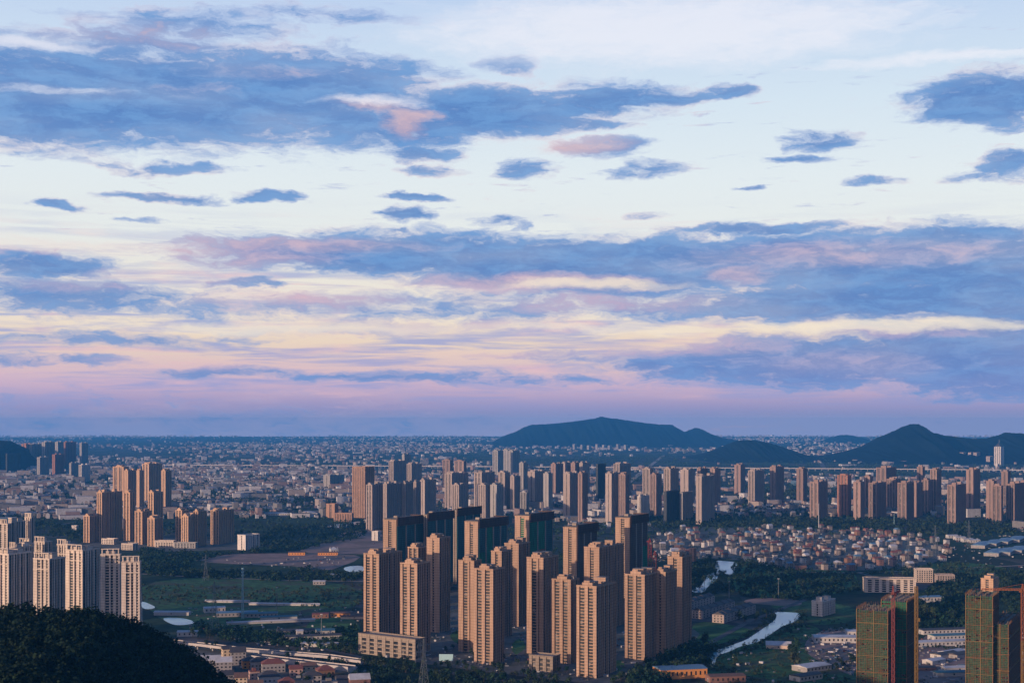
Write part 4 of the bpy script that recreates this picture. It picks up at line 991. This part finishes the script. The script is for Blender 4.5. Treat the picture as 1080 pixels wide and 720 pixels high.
def proto_house(w, dp, h, wall, roof, kind):
    key = (w, dp, h, wall, roof, kind)
    if key not in PROTO:
        out = []; q = MB(); q.box(-w/2, w/2, -dp/2, dp/2, 0, h); rise = min(w, dp)*.33
        if kind == 'gable':
            for i in (-1, 1):
                k = len(q.v); xx = i*w/2
                q.v += [(xx, -dp/2, h-.002), (xx, dp/2, h-.002), (xx, 0, h+rise-.1)]; q.f.append((k, k+1, k+2) if i > 0 else (k+1, k, k+2)); q.m.append(0)
        out.append(('wall', q.mesh('wall', M[wall]))); q = MB()
        if kind == 'gable': q.gable(-w/2, w/2, -dp/2, dp/2, h+.05, h+rise+.12, 0, .5)
        elif kind == 'hip': q.hip(-w/2, w/2, -dp/2, dp/2, h+.05, h+rise+.12)
        else: q.box(-w/2-.3, w/2+.3, -dp/2-.3, dp/2+.3, h+.002, h+.7); q.box(-w*.2, w*.15, -dp*.2, dp*.2, h+.7, h+3.4)
        out.append(('roof', q.mesh('roof', M[roof]))); q = MB(); nf = int(h/3.2); nc = max(2, int(w/3.2))
        for k in range(nf):
            for i in range(nc): xx = -w/2+(i+.5)*w/nc; q.box(xx-.85, xx+.85, -dp/2-.08, -dp/2+.1, k*3.2+1, k*3.2+2.6)
            for i in (-1, 1): q.box(-w/2-.08, -w/2+.1, i*dp*.22-.7, i*dp*.22+.7, k*3.2+1.1, k*3.2+2.5)
        out.append(('window', q.mesh('window', M['glass'])))
        PROTO[key] = out
    return PROTO[key]
def inside(pt, poly):
    x, y = pt; c = False
    for (x0, y0), (x1, y1) in zip(poly, poly[1:]+poly[:1]):
        if (y0 > y) != (y1 > y) and x < (x1-x0)*(y-y0)/(y1-y0)+x0: c = not c
    return c
VIL = [(686,566),(700,560),(740,556),(830,556),(900,558),(960,563),(998,570),(1003,590),(960,601),(935,597),(905,602),(868,603),(830,600),(800,594),(778,592),(770,588),(738,587),(722,594),(690,590)]
r = random.Random(21); seen = {}; spots = []; tries = 0
while len(spots) < 290 and tries < 30000:
    tries += 1; px, py = r.uniform(684, 1004), 554+50*r.random()**.8
    if not inside((px, py), VIL): continue
    x, y = G(px, py)
    if all((x-a)**2+(y-b_)**2 > (r.choice([10, 12, 15, 19]))**2 for a, b_ in spots):
        spots.append((x, y)); ww = r.choices(range(5), [5, 3, 2, 5, 1.6])[0]; rr = r.choices(range(6), [4, 3, 2, 3, 2, 1])[0]; sz = r.choices(range(4), [3, 5, 3, 3])[0]
        place = f'{row_word(py)}, '+next(t_ for lim, t_ in LAND if px < lim)
        for _ in range(40):
            lab = f'{SIZES[sz][3]} {WALLS[ww][1]} house with {ROOFS[rr][1]} roof, {place}'
            if lab not in seen: break
            ww, rr, sz = r.randrange(5), r.randrange(6), r.randrange(4)
        seen[lab] = 1; w, dp, h, _ = SIZES[sz]
        o = thing('village_house', lab, 'house', (x, y, 0), R(r.choice([18, 24, 30, 108, 15])+r.uniform(-5, 5)), 'houses of the village beyond the fields')
        s_ = r.uniform(.72, .98); o.scale = (s_, s_, r.uniform(.68, .92))
        for nm, me in proto_house(w, dp, h, WALLS[ww][0], ROOFS[rr][0], ROOFS[rr][2]):
            c = link(nm, me, o)
            if nm == 'window': c['kind'] = 'stuff'

# ---------------------------------------------------------------- the flyover, the far viaduct, masts and pylons
def viaduct(name, label, pts, w, z, dz, span, pier, bar=1.0):
    t = thing(name, label, 'viaduct' if name != 'flyover' else 'flyover', (*pts[0], 0)); o = Vector((*pts[0], 0)); q = MB(); qa = MB(); qs = [MB(), MB()]
    P = [Vector((*p, 0))-o for p in pts]
    for a, e in zip(P, P[1:]):
        u = (e-a).normalized(); n_ = Vector((-u.y, u.x, 0))
        def slabq(mb, o0, o1, z0, z1):
            k = len(mb.v)
            for zv in (z0, z1): mb.v += [tuple(a+n_*o0+Vector((0, 0, zv))), tuple(e+n_*o0+Vector((0, 0, zv))), tuple(e+n_*o1+Vector((0, 0, zv))), tuple(a+n_*o1+Vector((0, 0, zv)))]
            for f_ in ((3,2,1,0),(4,5,6,7),(0,1,5,4),(1,2,6,5),(2,3,7,6),(3,0,4,7)): mb.f.append(tuple(k+i for i in f_)); mb.m.append(0)
        slabq(q, -w/2, w/2, z-dz, z); slabq(qa, -w/2+.6, w/2-.6, z+.01, z+.06)
        slabq(qs[0], -w/2+.02, -w/2+.4, z+.002, z+bar); slabq(qs[1], w/2-.4, w/2-.02, z+.002, z+bar)
    q.build('deck', M['deck'], t); qa.build('carriageway', M['asphalt'], t)
    for b_ in qs: b_.build('barrier', M['deck'], t)
    tot = sum((e-a).length for a, e in zip(P, P[1:])); k = int(tot/span); me = None
    for i in range(k+1):
        s_ = i*span
        for a, e in zip(P, P[1:]):
            l_ = (e-a).length
            if s_ <= l_: p = a+(e-a)*(s_/l_); break
            s_ -= l_
        if me is None:
            b_ = MB(); b_.tube((0, 0, 0), (0, 0, z-dz-1.4), pier, pier, 8); b_.box(-w*.3, w*.3, -pier, pier, z-dz-1.4, z-dz-.002); me = b_.mesh('pier', M['deck'])
        link('pier', me, t, tuple(p), math.atan2(u.y, u.x)+pi/2)
    return t
viaduct('flyover','pale concrete flyover with a grey side wall passing the houses',[V(px, py, 8)[:2] for px, py in ((262,690),(300,694.5),(340,699.5),(371,703))],12,8,3.2,22,.9,1.1)
viaduct('flyover','slim pale raised road beside the wider flyover, before the meadow',[V(px, py, 6)[:2] for px, py in ((176,675),(215,679),(255,684),(300,687.5),(345,691),(384,696.5))],10,6,1.6,22,.8)
viaduct('rail_viaduct','long pale railway viaduct crossing the plain behind the towers',[(-2600, 7900), (-300, 7500), (1500, 7150), (3400, 6700)],11,13,2.6,32,1.2,1.2)

x, y = G(256,652)
t = thing('telecom_mast','slim pale blue lattice mast with antenna drums in the meadow','mast',(x, y, 0)); q = MB(); lattice(q, 0, 0, 0, 60, 2.6, .2, 3, 0, 1.0); q.build('mast', M['steel_blue'], t)
for z in (52, 56, 60):
    q = MB(); q.tube((0, 0, z), (0, 0, z+2.2), 1.6, 1.6, 10); q.build('antenna', M['steel_blue'], t)
def pole(px, py, h, label, m='steel_grey', r0=.5, name='light_mast'):
    x, y = G(px, py); t = thing(name, label, 'mast', (x, y, 0)); q = MB(); q.tube((0, 0, 0), (0, 0, h), r0, r0*.5, 8); q.build('pole', M[m], t)
    q = MB(); q.box(-1.2, 1.2, -.5, .5, h-.2, h+.6); q.build('lamp_head', M['roof_white'], t)
pole(863.5,556,54,'tall thin white mast at the foot of the rose tower','roof_white',.9)
pole(943,555,28,'short pale mast before the rose-brown row','steel_blue',.8)
pole(805,541,24,'thin pale mast by the ribbed slab','roof_white',.6)
pole(292,648,34,'thin lamp mast in the yard right of the blue mast'); pole(339,672,26,'thin lamp mast beside the long dark sheds')
pole(769,630,22,'first of two thin masts by the river field'); pole(821,630,26,'second of two thin masts by the river field'); pole(712,600,44,'thin mast behind the riverside tan row')
def pylon(px, py, h, label):
    x, y = G(px, py); t = thing('transmission_pylon', label, 'pylon', (x, y, 0), R(35), 'transmission pylons')
    q = MB(); lattice(q, 0, 0, 0, h*.62, h*.17, .13, 5, 0, h*.05); lattice(q, 0, 0, h*.62, h, h*.05, .11, 3, 0, .8); q.build('lattice_body', M['steel_grey'], t)
    for k, z in enumerate((.64, .77, .89)):
        wd = h*(.17-.02*k); q = MB()
        for s_ in (-1, 1):
            for yy in (-.6, .6): q.bar((0, yy*h*.03, h*z), (s_*wd, 0, h*z+.3), .16)
            q.bar((0, 0, h*z+h*.04), (s_*wd, 0, h*z+.3), .16)
            for i in range(3): q.bar((s_*wd*(i+1)/3.2, -.4, h*z), (s_*wd*(i+1)/3.2, .4, h*z+1), .12)
            q.tube((s_*wd, 0, h*z+.3), (s_*wd, 0, h*z-2.4), .15, .15, 5)
        q.build('crossarm', M['steel_grey'], t)
pylon(986.5,588,58,'grey lattice pylon standing in the village edge'); pylon(1022,577,52,'grey lattice pylon beside the blue halls'); pylon(958,593,52,'faint lattice pylon in the lower village')
pylon(226,668,60,'grey lattice pylon beside the light blue pond'); pylon(447,733,50,'grey lattice pylon among the street trees below the podium'); pylon(217,612,40,'faint small pylon on the pale track')
# the big board at the tower foot
x, y = G(470.5,699); t = thing('billboard','large pale blue board on posts at the foot of a tan tower','billboard',(x, y, 0), R(-4))
q = MB(); q.box(-7, 7, -.3, .3, 2.5, 9.2); q.build('board', M['panel'], t)
for s_ in (-5, 0, 5):
    q = MB(); q.box(s_-.25, s_+.25, .32, .8, 0, 8.6); q.build('post', M['steel_grey'], t)

# ---------------------------------------------------------------- trees
def leafmesh(name, crowns, m, seed, per=26, size=1.3, up=.35):
    """leaf clumps spread through each crown's volume: (x, y, z, rx, rz) -> many small tilted faces, all one mesh"""
    g = np.random.default_rng(seed); c = np.asarray(crowns, dtype=float); n = len(c)
    per = np.full(n, per) if np.isscalar(per) else np.asarray(per); idx = np.repeat(np.arange(n), per); k = len(idx)
    v = g.normal(size=(k, 3)); v /= np.linalg.norm(v, axis=1)[:, None]; rad = g.uniform(.45, 1.0, k)**.6
    lump = 1+.35*np.sin(v[:, 0]*4+idx)*np.cos(v[:, 1]*5+idx*1.7)
    p = v*(rad*lump)[:, None]; p[:, 2] = np.maximum(p[:, 2], -.75)
    P = c[idx, :3]+p*np.stack([c[idx, 3], c[idx, 3], c[idx, 4]], 1)
    nr = v*.8+g.normal(size=(k, 3))*.5+np.array([0, 0, up]); nr /= np.linalg.norm(nr, axis=1)[:, None]
    a = np.cross(nr, g.normal(size=(k, 3))); a /= np.linalg.norm(a, axis=1)[:, None]; b_ = np.cross(nr, a)
    s_ = (size*g.uniform(.6, 1.3, k)*np.clip(c[idx, 3]/3.0, .5, 2.2))[:, None]
    q = np.stack([P+a*s_, P+b_*s_*.8, P-a*s_*.9, P-b_*s_*.75+nr*s_*.25], 1).reshape(-1, 3)
    me = bpy.data.meshes.new(name); me.vertices.add(len(q)); me.vertices.foreach_set('co', q.ravel().astype(np.float32))
    me.loops.add(len(q)); me.loops.foreach_set('vertex_index', np.arange(len(q), dtype=np.int32))
    me.polygons.add(k); me.polygons.foreach_set('loop_start', np.arange(0, len(q), 4, dtype=np.int32)); 
    me.materials.append(m); me.update(calc_edges=True); return me
TREES = []
for i in range(6):
    r = random.Random(50+i); h = [8, 9.5, 7, 11, 6, 10][i]
    cr_ = [(r.uniform(-1, 1)*1.3, r.uniform(-1, 1)*1.3, h*r.uniform(.45, .85), r.uniform(1.3, 2.1), r.uniform(1.2, 2.2)) for _ in range(6)]
    crown = leafmesh('crown', cr_, M['leaf_'+'abcab'[i % 5]], 60+i, 26, 1.0)
    q = MB(); q.tube((0, 0, 0), (0, 0, h*.45), .28, .18, 6)
    for x, y, z, a, e in cr_[:4]: q.tube((0, 0, h*.4), (x, y, z), .14, .05, 5)
    TREES.append((crown, q.mesh('trunk', M['bark'])))
trees = [0]
def tree(x, y, label, group, s=1, r=random):
    i = r.randrange(6); t = thing('tree', label, 'tree', (x, y, 0), r.uniform(0, 6.28), group); t.scale = (s*r.uniform(.9, 1.2), s*r.uniform(.9, 1.2), s*r.uniform(.8, 1.15))
    link('crown', TREES[i][0], t); link('trunk', TREES[i][1], t); trees[0] += 1
def tree_line(pts, n, name, group, s=1.0, jit=2.5, seed=0):
    r = random.Random(seed); P = [Vector((*G(*p), 0)) for p in pts]; seg = [(e-a).length for a, e in zip(P, P[1:])]; tot = sum(seg)
    for i in range(n):
        s_ = tot*(i+.5)/n
        for a, e, l_ in zip(P, P[1:], seg):
            if s_ <= l_: p = a+(e-a)*(s_/l_); break
            s_ -= l_
        tree(p.x+r.uniform(-jit, jit), p.y+r.uniform(-jit, jit), f'{ordinal(i+1)} tree in {name}', group, s*r.uniform(.75, 1.2), r)
tree_line([(380,703),(450,711),(560,724),(600,733)], 46, 'the street row before the podium, from its flyover end', 'street trees before the podium', 1.15, 4, 1)
tree_line([(384,697),(440,704),(470,703),(550,714),(600,722)], 40, 'the inner row along the tan estate, from the podium', 'inner street trees of the tan estate', 1.0, 4, 2)
tree_line([(650,722),(690,703),(720,690),(742,678)], 26, 'the dark belt along the riverside tan row, from its foot', 'trees along the riverside tan row', 1.35, 7, 3)
tree_line([(764,706),(782,692),(812,677),(848,660)], 24, 'the line on the far bank of the lower river', 'trees on the lower river bank', .8, 5, 4)
tree_line([(736,624),(748,612),(762,606),(775,606),(783,596)], 18, 'the bend of the upper river, from the bridge', 'trees round the upper river bend', 1.2, 7, 5)
tree_line([(770,648),(785,655),(800,655),(806,648)], 12, 'the clump behind the townhouse rows', 'trees by the townhouse rows', 1.1, 6, 6)
tree_line([(968,652),(985,655),(998,656),(1012,655)], 22, 'the tall dark grove behind the site yard', 'tall grove behind the site yard', 2.0, 8, 7)
tree_line([(978,684),(1000,685),(1018,684)], 12, 'the young row in the site yard', 'young trees in the site yard', .6, 1, 8)
tree_line([(880,706),(900,700),(905,694)], 8, 'the clump left of the green scaffolded pair', 'trees by the building site', 1.2, 5, 9)
tree_line([(840,687),(835,700),(842,706)], 5, 'the little clump in the riverside meadow', 'trees in the riverside meadow', 1.8, 4, 10)
tree_line([(215,684),(260,690),(330,692),(372,708)], 26, 'the hedge line along the flyovers', 'trees along the flyovers', .9, 5, 11)
tree_line([(200,672),(240,674),(290,678),(345,682),(372,690)], 30, 'the wooded edge between meadow and flyover', 'trees at the meadow edge', 1.2, 8, 12)
tree_line([(470,690),(500,674),(540,652)], 14, 'the inner lane of the tan estate', 'trees on the inner lane of the tan estate', .8, 3, 14)
tree_line([(490,690),(545,700),(600,712)], 14, 'the cross lane behind the front tan towers', 'trees on the cross lane of the tan estate', .8, 3, 15)
tree_line([(305,690),(330,722),(360,715),(390,728)], 14, 'the gardens of the houses below the meadow', 'garden trees of the near houses', .9, 7, 13)
WATER = [zz([(415,132),(540,132),(545,170),(505,216),(445,205),(432,240),(380,300),(300,300),(330,262),(370,210),(425,190)]), zz([(690,376),(830,378),(842,410),(800,440),(690,497),(600,545),(500,582),(440,596),(425,660),(395,660),(390,590),(500,530),(620,474),(680,430)]),
    [(146,632),(169,640),(170,644),(147,644)], [(170,650),(196,650),(211,657),(186,662),(172,656)], [(359,600),(366,596),(386,595),(386,604),(370,606)]]
def wood(name, px, n, seed, m='leaf_a', rad=(2.6, 4.6), hgt=(5, 9), per=16, size=1.5):
    """a wood that reads as one mass"""
    r = random.Random(seed); xs = [p[0] for p in px]; ys = [p[1] for p in px]; out = []; k = 0
    while len(out) < n and k < n*60:
        k += 1; a, e = r.uniform(min(xs), max(xs)), r.uniform(min(ys), max(ys))
        if inside((a, e), px) and not any(inside((a, e), w_) for w_ in WATER):
            x, y = G(a, e); h = r.uniform(*hgt); q = r.uniform(*rad); out.append((x, y, h*.55, q, h*.5))
    o = link(name, leafmesh(name, out, M[m], seed, per, size)); o['kind'] = 'stuff'
wood('woodland', [(148,578),(185,583),(250,584),(300,577),(340,574),(330,579),(250,584),(205,592),(200,602),(148,606)], 420, 101)
wood('woodland', [(262,572),(285,556),(330,553),(384,551),(386,562),(372,570),(320,577),(285,583),(268,584)], 420, 102)
wood('woodland', [(0,545),(60,548),(100,556),(112,566),(86,572),(60,566),(20,566),(0,572)], 300, 103)
wood('woodland', [(148,606),(205,602),(300,606),(322,598),(342,605),(384,606),(384,613),(300,613),(180,609)], 320, 104)
wood('scrub', VIL, 230, 125, 'leaf_a', (1.5, 3.4), (4, 8), 16, 1.2)
wood('scrub', [(150,616),(300,620),(384,616),(384,645),(330,640),(240,634),(180,640),(150,632)], 420, 105, 'leaf_c', (1.2, 2.6), (1.5, 4))
wood('scrub', [(205,656),(260,664),(330,668),(378,660),(378,690),(330,684),(250,678),(205,668)], 430, 106, 'leaf_b', (1.8, 3.6), (3, 7))
wood('woodland', [(384,702),(450,709),(560,722),(640,732),(740,724),(740,745),(360,745),(374,712)], 420, 107, 'leaf_a', (2, 3.6), (4, 8), 40, 1.1)
wood('woodland', [(664,716),(700,694),(740,676),(757,686),(750,698),(715,716),(680,730),(650,736)], 170, 108, 'leaf_a', (2.6, 4.4), (6, 11), 40, 1.2)
wood('woodland', [(742,610),(730,615),(730,622),(722,612),(728,596),(748,588),(754,592),(752,602)], 90, 109)
wood('woodland', [(778,597),(790,590),(836,602),(900,606),(906,622),(850,633),(800,631),(762,624),(748,628),(756,616),(770,610)], 620, 110, 'leaf_a', (2, 4.2), (4, 9))
wood('scrub', [(790,594),(900,602),(906,612),(850,622),(800,616)], 160, 111, 'leaf_c', (1.2, 2.4), (1.2, 3.5))
wood('woodland', [(966,634),(985,618),(1030,610),(1036,640),(1018,662),(985,664),(966,668)], 360, 112, 'leaf_a', (2.6, 4.6), (6, 11), 24)
wood('woodland', [(680,548),(740,543),(840,548),(900,548),(1080,551),(1080,562),(1000,565),(900,558),(840,556),(740,557),(690,558)], 900, 113, 'leaf_a', (3, 6), (6, 12), 12, 1.8)
wood('woodland', [(770,522),(800,530),(860,537),(880,545),(800,545),(764,540)], 200, 114, 'leaf_a', (3, 6), (6, 12), 12, 1.8)
wood('woodland', [(900,605),(960,598),(1010,594),(1060,600),(1080,604),(1080,612),(1010,612),(960,607)], 300, 115, 'leaf_b', (2, 4), (4, 8))
wood('scrub', [(790,668),(850,652),(905,654),(905,664),(860,668),(845,684),(905,694),(905,735),(760,735),(756,694)], 330, 116, 'leaf_c', (1, 2.4), (1, 3.6), 26, 1.0)
wood('woodland', [(600,548),(640,552),(690,556),(690,600),(560,600),(560,560)], 260, 117, 'leaf_b', (2.4, 4.6), (5, 9))
wood('woodland', [(1040,600),(1080,606),(1080,660),(1060,640)], 120, 118, 'leaf_a', (2.6, 4.4), (6, 10), 24)
for i, (cx_, cy_, rx_, n) in enumerate([(488,483,13,60),(250,474,50,160),(600,486,60,120),(860,520,60,150),(30,515,40,130),(150,530,60,140),(300,505,80,200),(200,512,70,140),(300,530,60,160),(960,495,90,120),(110,505,50,100),(560,478,90,140),(700,484,60,90)]):
    wood('woodland', [(cx_+rx_*math.cos(t_*.7), cy_+max(2.2, rx_*.06)*math.sin(t_*.7)) for t_ in range(9)], n, 130+i, 'leaf_a', (8, 16), (9, 15), 14, 1.2)
# bushes and reeds along the water's edge
r = random.Random(61); out = []
for pl in WATER[:2]:
    P = [Vector((*G(*p), 0)) for p in pl]
    for a, e in zip(P, P[1:]+P[:1]):
        for i in range(int((e-a).length/3.2)):
            q = a+(e-a)*r.random(); h = r.uniform(1.2, 4.5); out.append((q.x+r.uniform(-6, 6), q.y+r.uniform(-8, 8), h*.5, r.uniform(1.0, 3.2), h*.55))
o = link('bank_scrub', leafmesh('bank_scrub', out, M['leaf_c'], 62, 18, .9)); o['kind'] = 'stuff'
# materials, stores and rubbish lying about the yards and road edges
def clutter(name, areas, seed):
    r = random.Random(seed); q = MB()
    for px, n in areas:
        xs = [p[0] for p in px]; ys = [p[1] for p in px]; k = 0
        for _ in range(n*8):
            a, e = r.uniform(min(xs), max(xs)), r.uniform(min(ys), max(ys))
            if not inside((a, e), px) or any(inside((a, e), w_) for w_ in WATER): continue
            x, y = G(a, e); w, d, h = r.uniform(.8, 5), r.uniform(.8, 3), r.uniform(.3, 2.2); c, s_ = math.cos(r.uniform(0, 3)), 0; s_ = math.sqrt(max(0, 1-c*c)); k0 = len(q.v)
            for z in (0.02, h):
                for u, v in ((-w, -d), (w, -d), (w, d), (-w, d)): q.v.append((x+(u*c-v*s_)/2, y+(u*s_+v*c)/2, z))
            mi = r.choices(range(6), [4, 3, 4, 3, 1, 1])[0]
            for f_ in ((4,5,6,7),(0,1,5,4),(1,2,6,5),(2,3,7,6),(3,0,4,7)): q.f.append(tuple(k0+i for i in f_)); q.m.append(mi)
            k += 1
            if k >= n: break
    q.build(name, [M['town_'+k_] for k_ in ('white', 'pale', 'grey', 'dark', 'red', 'blue')], kind='stuff')
clutter('yard_rubble', [([(384,690),(480,640),(600,632),(720,660),(720,690),(640,720),(560,712),(450,698)], 420), ([(848,676),(866,664),(905,662),(905,715),(850,690)], 160), ([(965,668),(1022,660),(1080,662),(1080,722),(960,722)], 260),
    ([(200,640),(384,640),(384,690),(300,685),(200,668)], 150), ([(207,592),(370,584),(405,568),(340,604)], 70), ([(200,690),(384,700),(400,725),(200,725)], 170), ([(688,562),(900,558),(1000,590),(900,602),(690,592)], 520), ([(760,690),(845,656),(905,690),(905,725),(760,725)], 60), ([(1000,560),(1080,566),(1080,600),(1000,590)], 90)], 71)
# scattered greenery over the plain
r = random.Random(5); out = []
for _ in range(8200):
    px = r.uniform(-60, 1140); py = 459+106*r.random()**1.15; x, y = G(px, py); k = min(3.0, y/3200); out.append((x, y, 3.2*k, r.uniform(2.4, 4.4)*k*1.25, 3.4*min(k, 1.6)))
o = link('greenery', leafmesh('greenery', out, M['leaf_b'], 77, 9, 1.6)); o['kind'] = 'stuff'

# ---------------------------------------------------------------- the wooded hill close by
HR = [(-160,715),(-90,672),(-40,648),(0,637),(30,637),(60,640),(90,640),(120,646),(150,659),(175,672),(200,688),(222,705),(240,722),(262,748),(300,800)]
DH = 820.0
def hill_z(px, d):
    y = np.interp(px, [p[0] for p in HR], [p[1] for p in HR]); top = HC-(y-YH)*DH/F-7
    top = max(top, 0); t_ = (d-DH)
    return top*math.exp(-(t_/120)**2) if t_ > 0 else top*(1-min(1, (-t_/520)**1.3)*.72)
b = MB(); nx, ny = 60, 40
for j in range(ny):
    d = 420+j*(1500-420)/(ny-1)
    for i in range(nx):
        px = -160+i*460/(nx-1); X = (px-CX)*DH/F
        b.v.append((X, d, hill_z(px, d)-.5))
for j in range(ny-1):
    for i in range(nx-1): a = j*nx+i; b.f.append((a, a+1, a+nx+1, a+nx)); b.m.append(0)
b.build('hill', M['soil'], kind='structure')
r = random.Random(9); out = []
for _ in range(5800):
    px = r.uniform(-150, 285); d = r.uniform(500, 900); z = hill_z(px, d)
    if z < 1: continue
    X = (px-CX)*DH/F; q = r.choice([r.uniform(1.6, 2.8), r.uniform(2.4, 4.2)]); out.append((X, d, z+q*.9, q, q*r.uniform(.9, 1.35)))
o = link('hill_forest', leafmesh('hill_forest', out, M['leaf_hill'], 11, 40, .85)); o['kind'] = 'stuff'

# ---------------------------------------------------------------- the far town on the plain, too many to count
def far_town():
    r = random.Random(33); mats = [M['town_'+k_] for k_ in ('white', 'cream', 'pink', 'grey', 'dark', 'red', 'pale', 'blue', 'brown')]
    q = MB(); ph = [r.uniform(0, 6) for _ in range(6)]
    def dens(x, y): return .5+.25*math.sin(x/900+ph[0])+.25*math.sin(y/1300+x/2600+ph[1])+.2*math.sin(x/340+y/520+ph[2])
    avoid = [[(150,548),(386,545),(400,600),(150,600)], [(0,544),(112,550),(112,600),(0,600)], VIL, [(684,545),(1080,545),(1080,566),(684,566)], [(375,556),(700,556),(700,640),(375,640)], [(82,560),(252,560),(252,585),(82,585)]]
    n = 0
    while n < 13000:
        u = r.random(); py = 459.5+103*u**1.55; px = r.uniform(-60, 1140); x, y = G(px, py)
        gx, gy = x*math.cos(R(20))+y*math.sin(R(20)), -x*math.sin(R(20))+y*math.cos(R(20)); sp = 26 if y < 5200 else 40
        row, col = round(gy/sp), round(gx/(sp*.8))
        if row % 7 == 0 or col % 11 == 0: continue
        gx, gy = col*sp*.8+r.uniform(-5, 5), row*sp+r.uniform(-3, 3)
        x, y = gx*math.cos(R(20))-gy*math.sin(R(20)), gx*math.sin(R(20))+gy*math.cos(R(20))
        if y < 3000: continue
        if r.random() > (dens(x, y)*1.1)**2 or any(inside((px, py), a) for a in avoid): continue
        k = .92 if y < 5000 else 1.1 if y < 9000 else 1.7
        t_ = r.random(); yaw = R(r.choice([20, 110])+r.uniform(-6, 6)); c, s = math.cos(yaw), math.sin(yaw)
        if t_ < .045: w, dp, h = r.uniform(40, 110), r.uniform(18, 40), r.uniform(7, 11)
        elif t_ < .15: w, dp, h = r.uniform(28, 55), r.uniform(10, 14), r.uniform(15, 24)
        else: w, dp, h = r.uniform(7, 14)*k, r.uniform(7, 11)*k, r.uniform(5, 12)*min(k, 1.4)
        wm = r.choices([0, 1, 2, 3, 7], [5, 3, 3, 4, .4])[0]; rm = r.choices([4, 5, 6, 7, 8, 3], [5, 2.2, 2.6, 1.2, 2.2, 4])[0]
        k0 = len(q.v); rs_ = h*.28 if t_ > .15 else 1.2
        for z in (0, h):
            for a, e in ((-w/2, -dp/2), (w/2, -dp/2), (w/2, dp/2), (-w/2, dp/2)): q.v.append((x+a*c-e*s, y+a*s+e*c, z))
        for a in (-w/2, w/2): q.v.append((x+a*c, y+a*s, h+rs_))
        for f_, m_ in (((0,1,5,4), wm), ((1,2,6,5), wm), ((2,3,7,6), wm), ((3,0,4,7), wm), ((4,5,9,8), rm), ((6,7,8,9), rm), ((4,8,7), wm), ((5,6,9), wm)):
            q.f.append(tuple(k0+i for i in f_)); q.m.append(m_)
        n += 1
    q.build('distant_town', mats, kind='stuff')
far_town()
SC.cycles.max_bounces = 6; SC.cycles.volume_bounces = 2; SC.cycles.use_denoising = True
print('trees', trees[0], 'objects', len(bpy.data.objects))
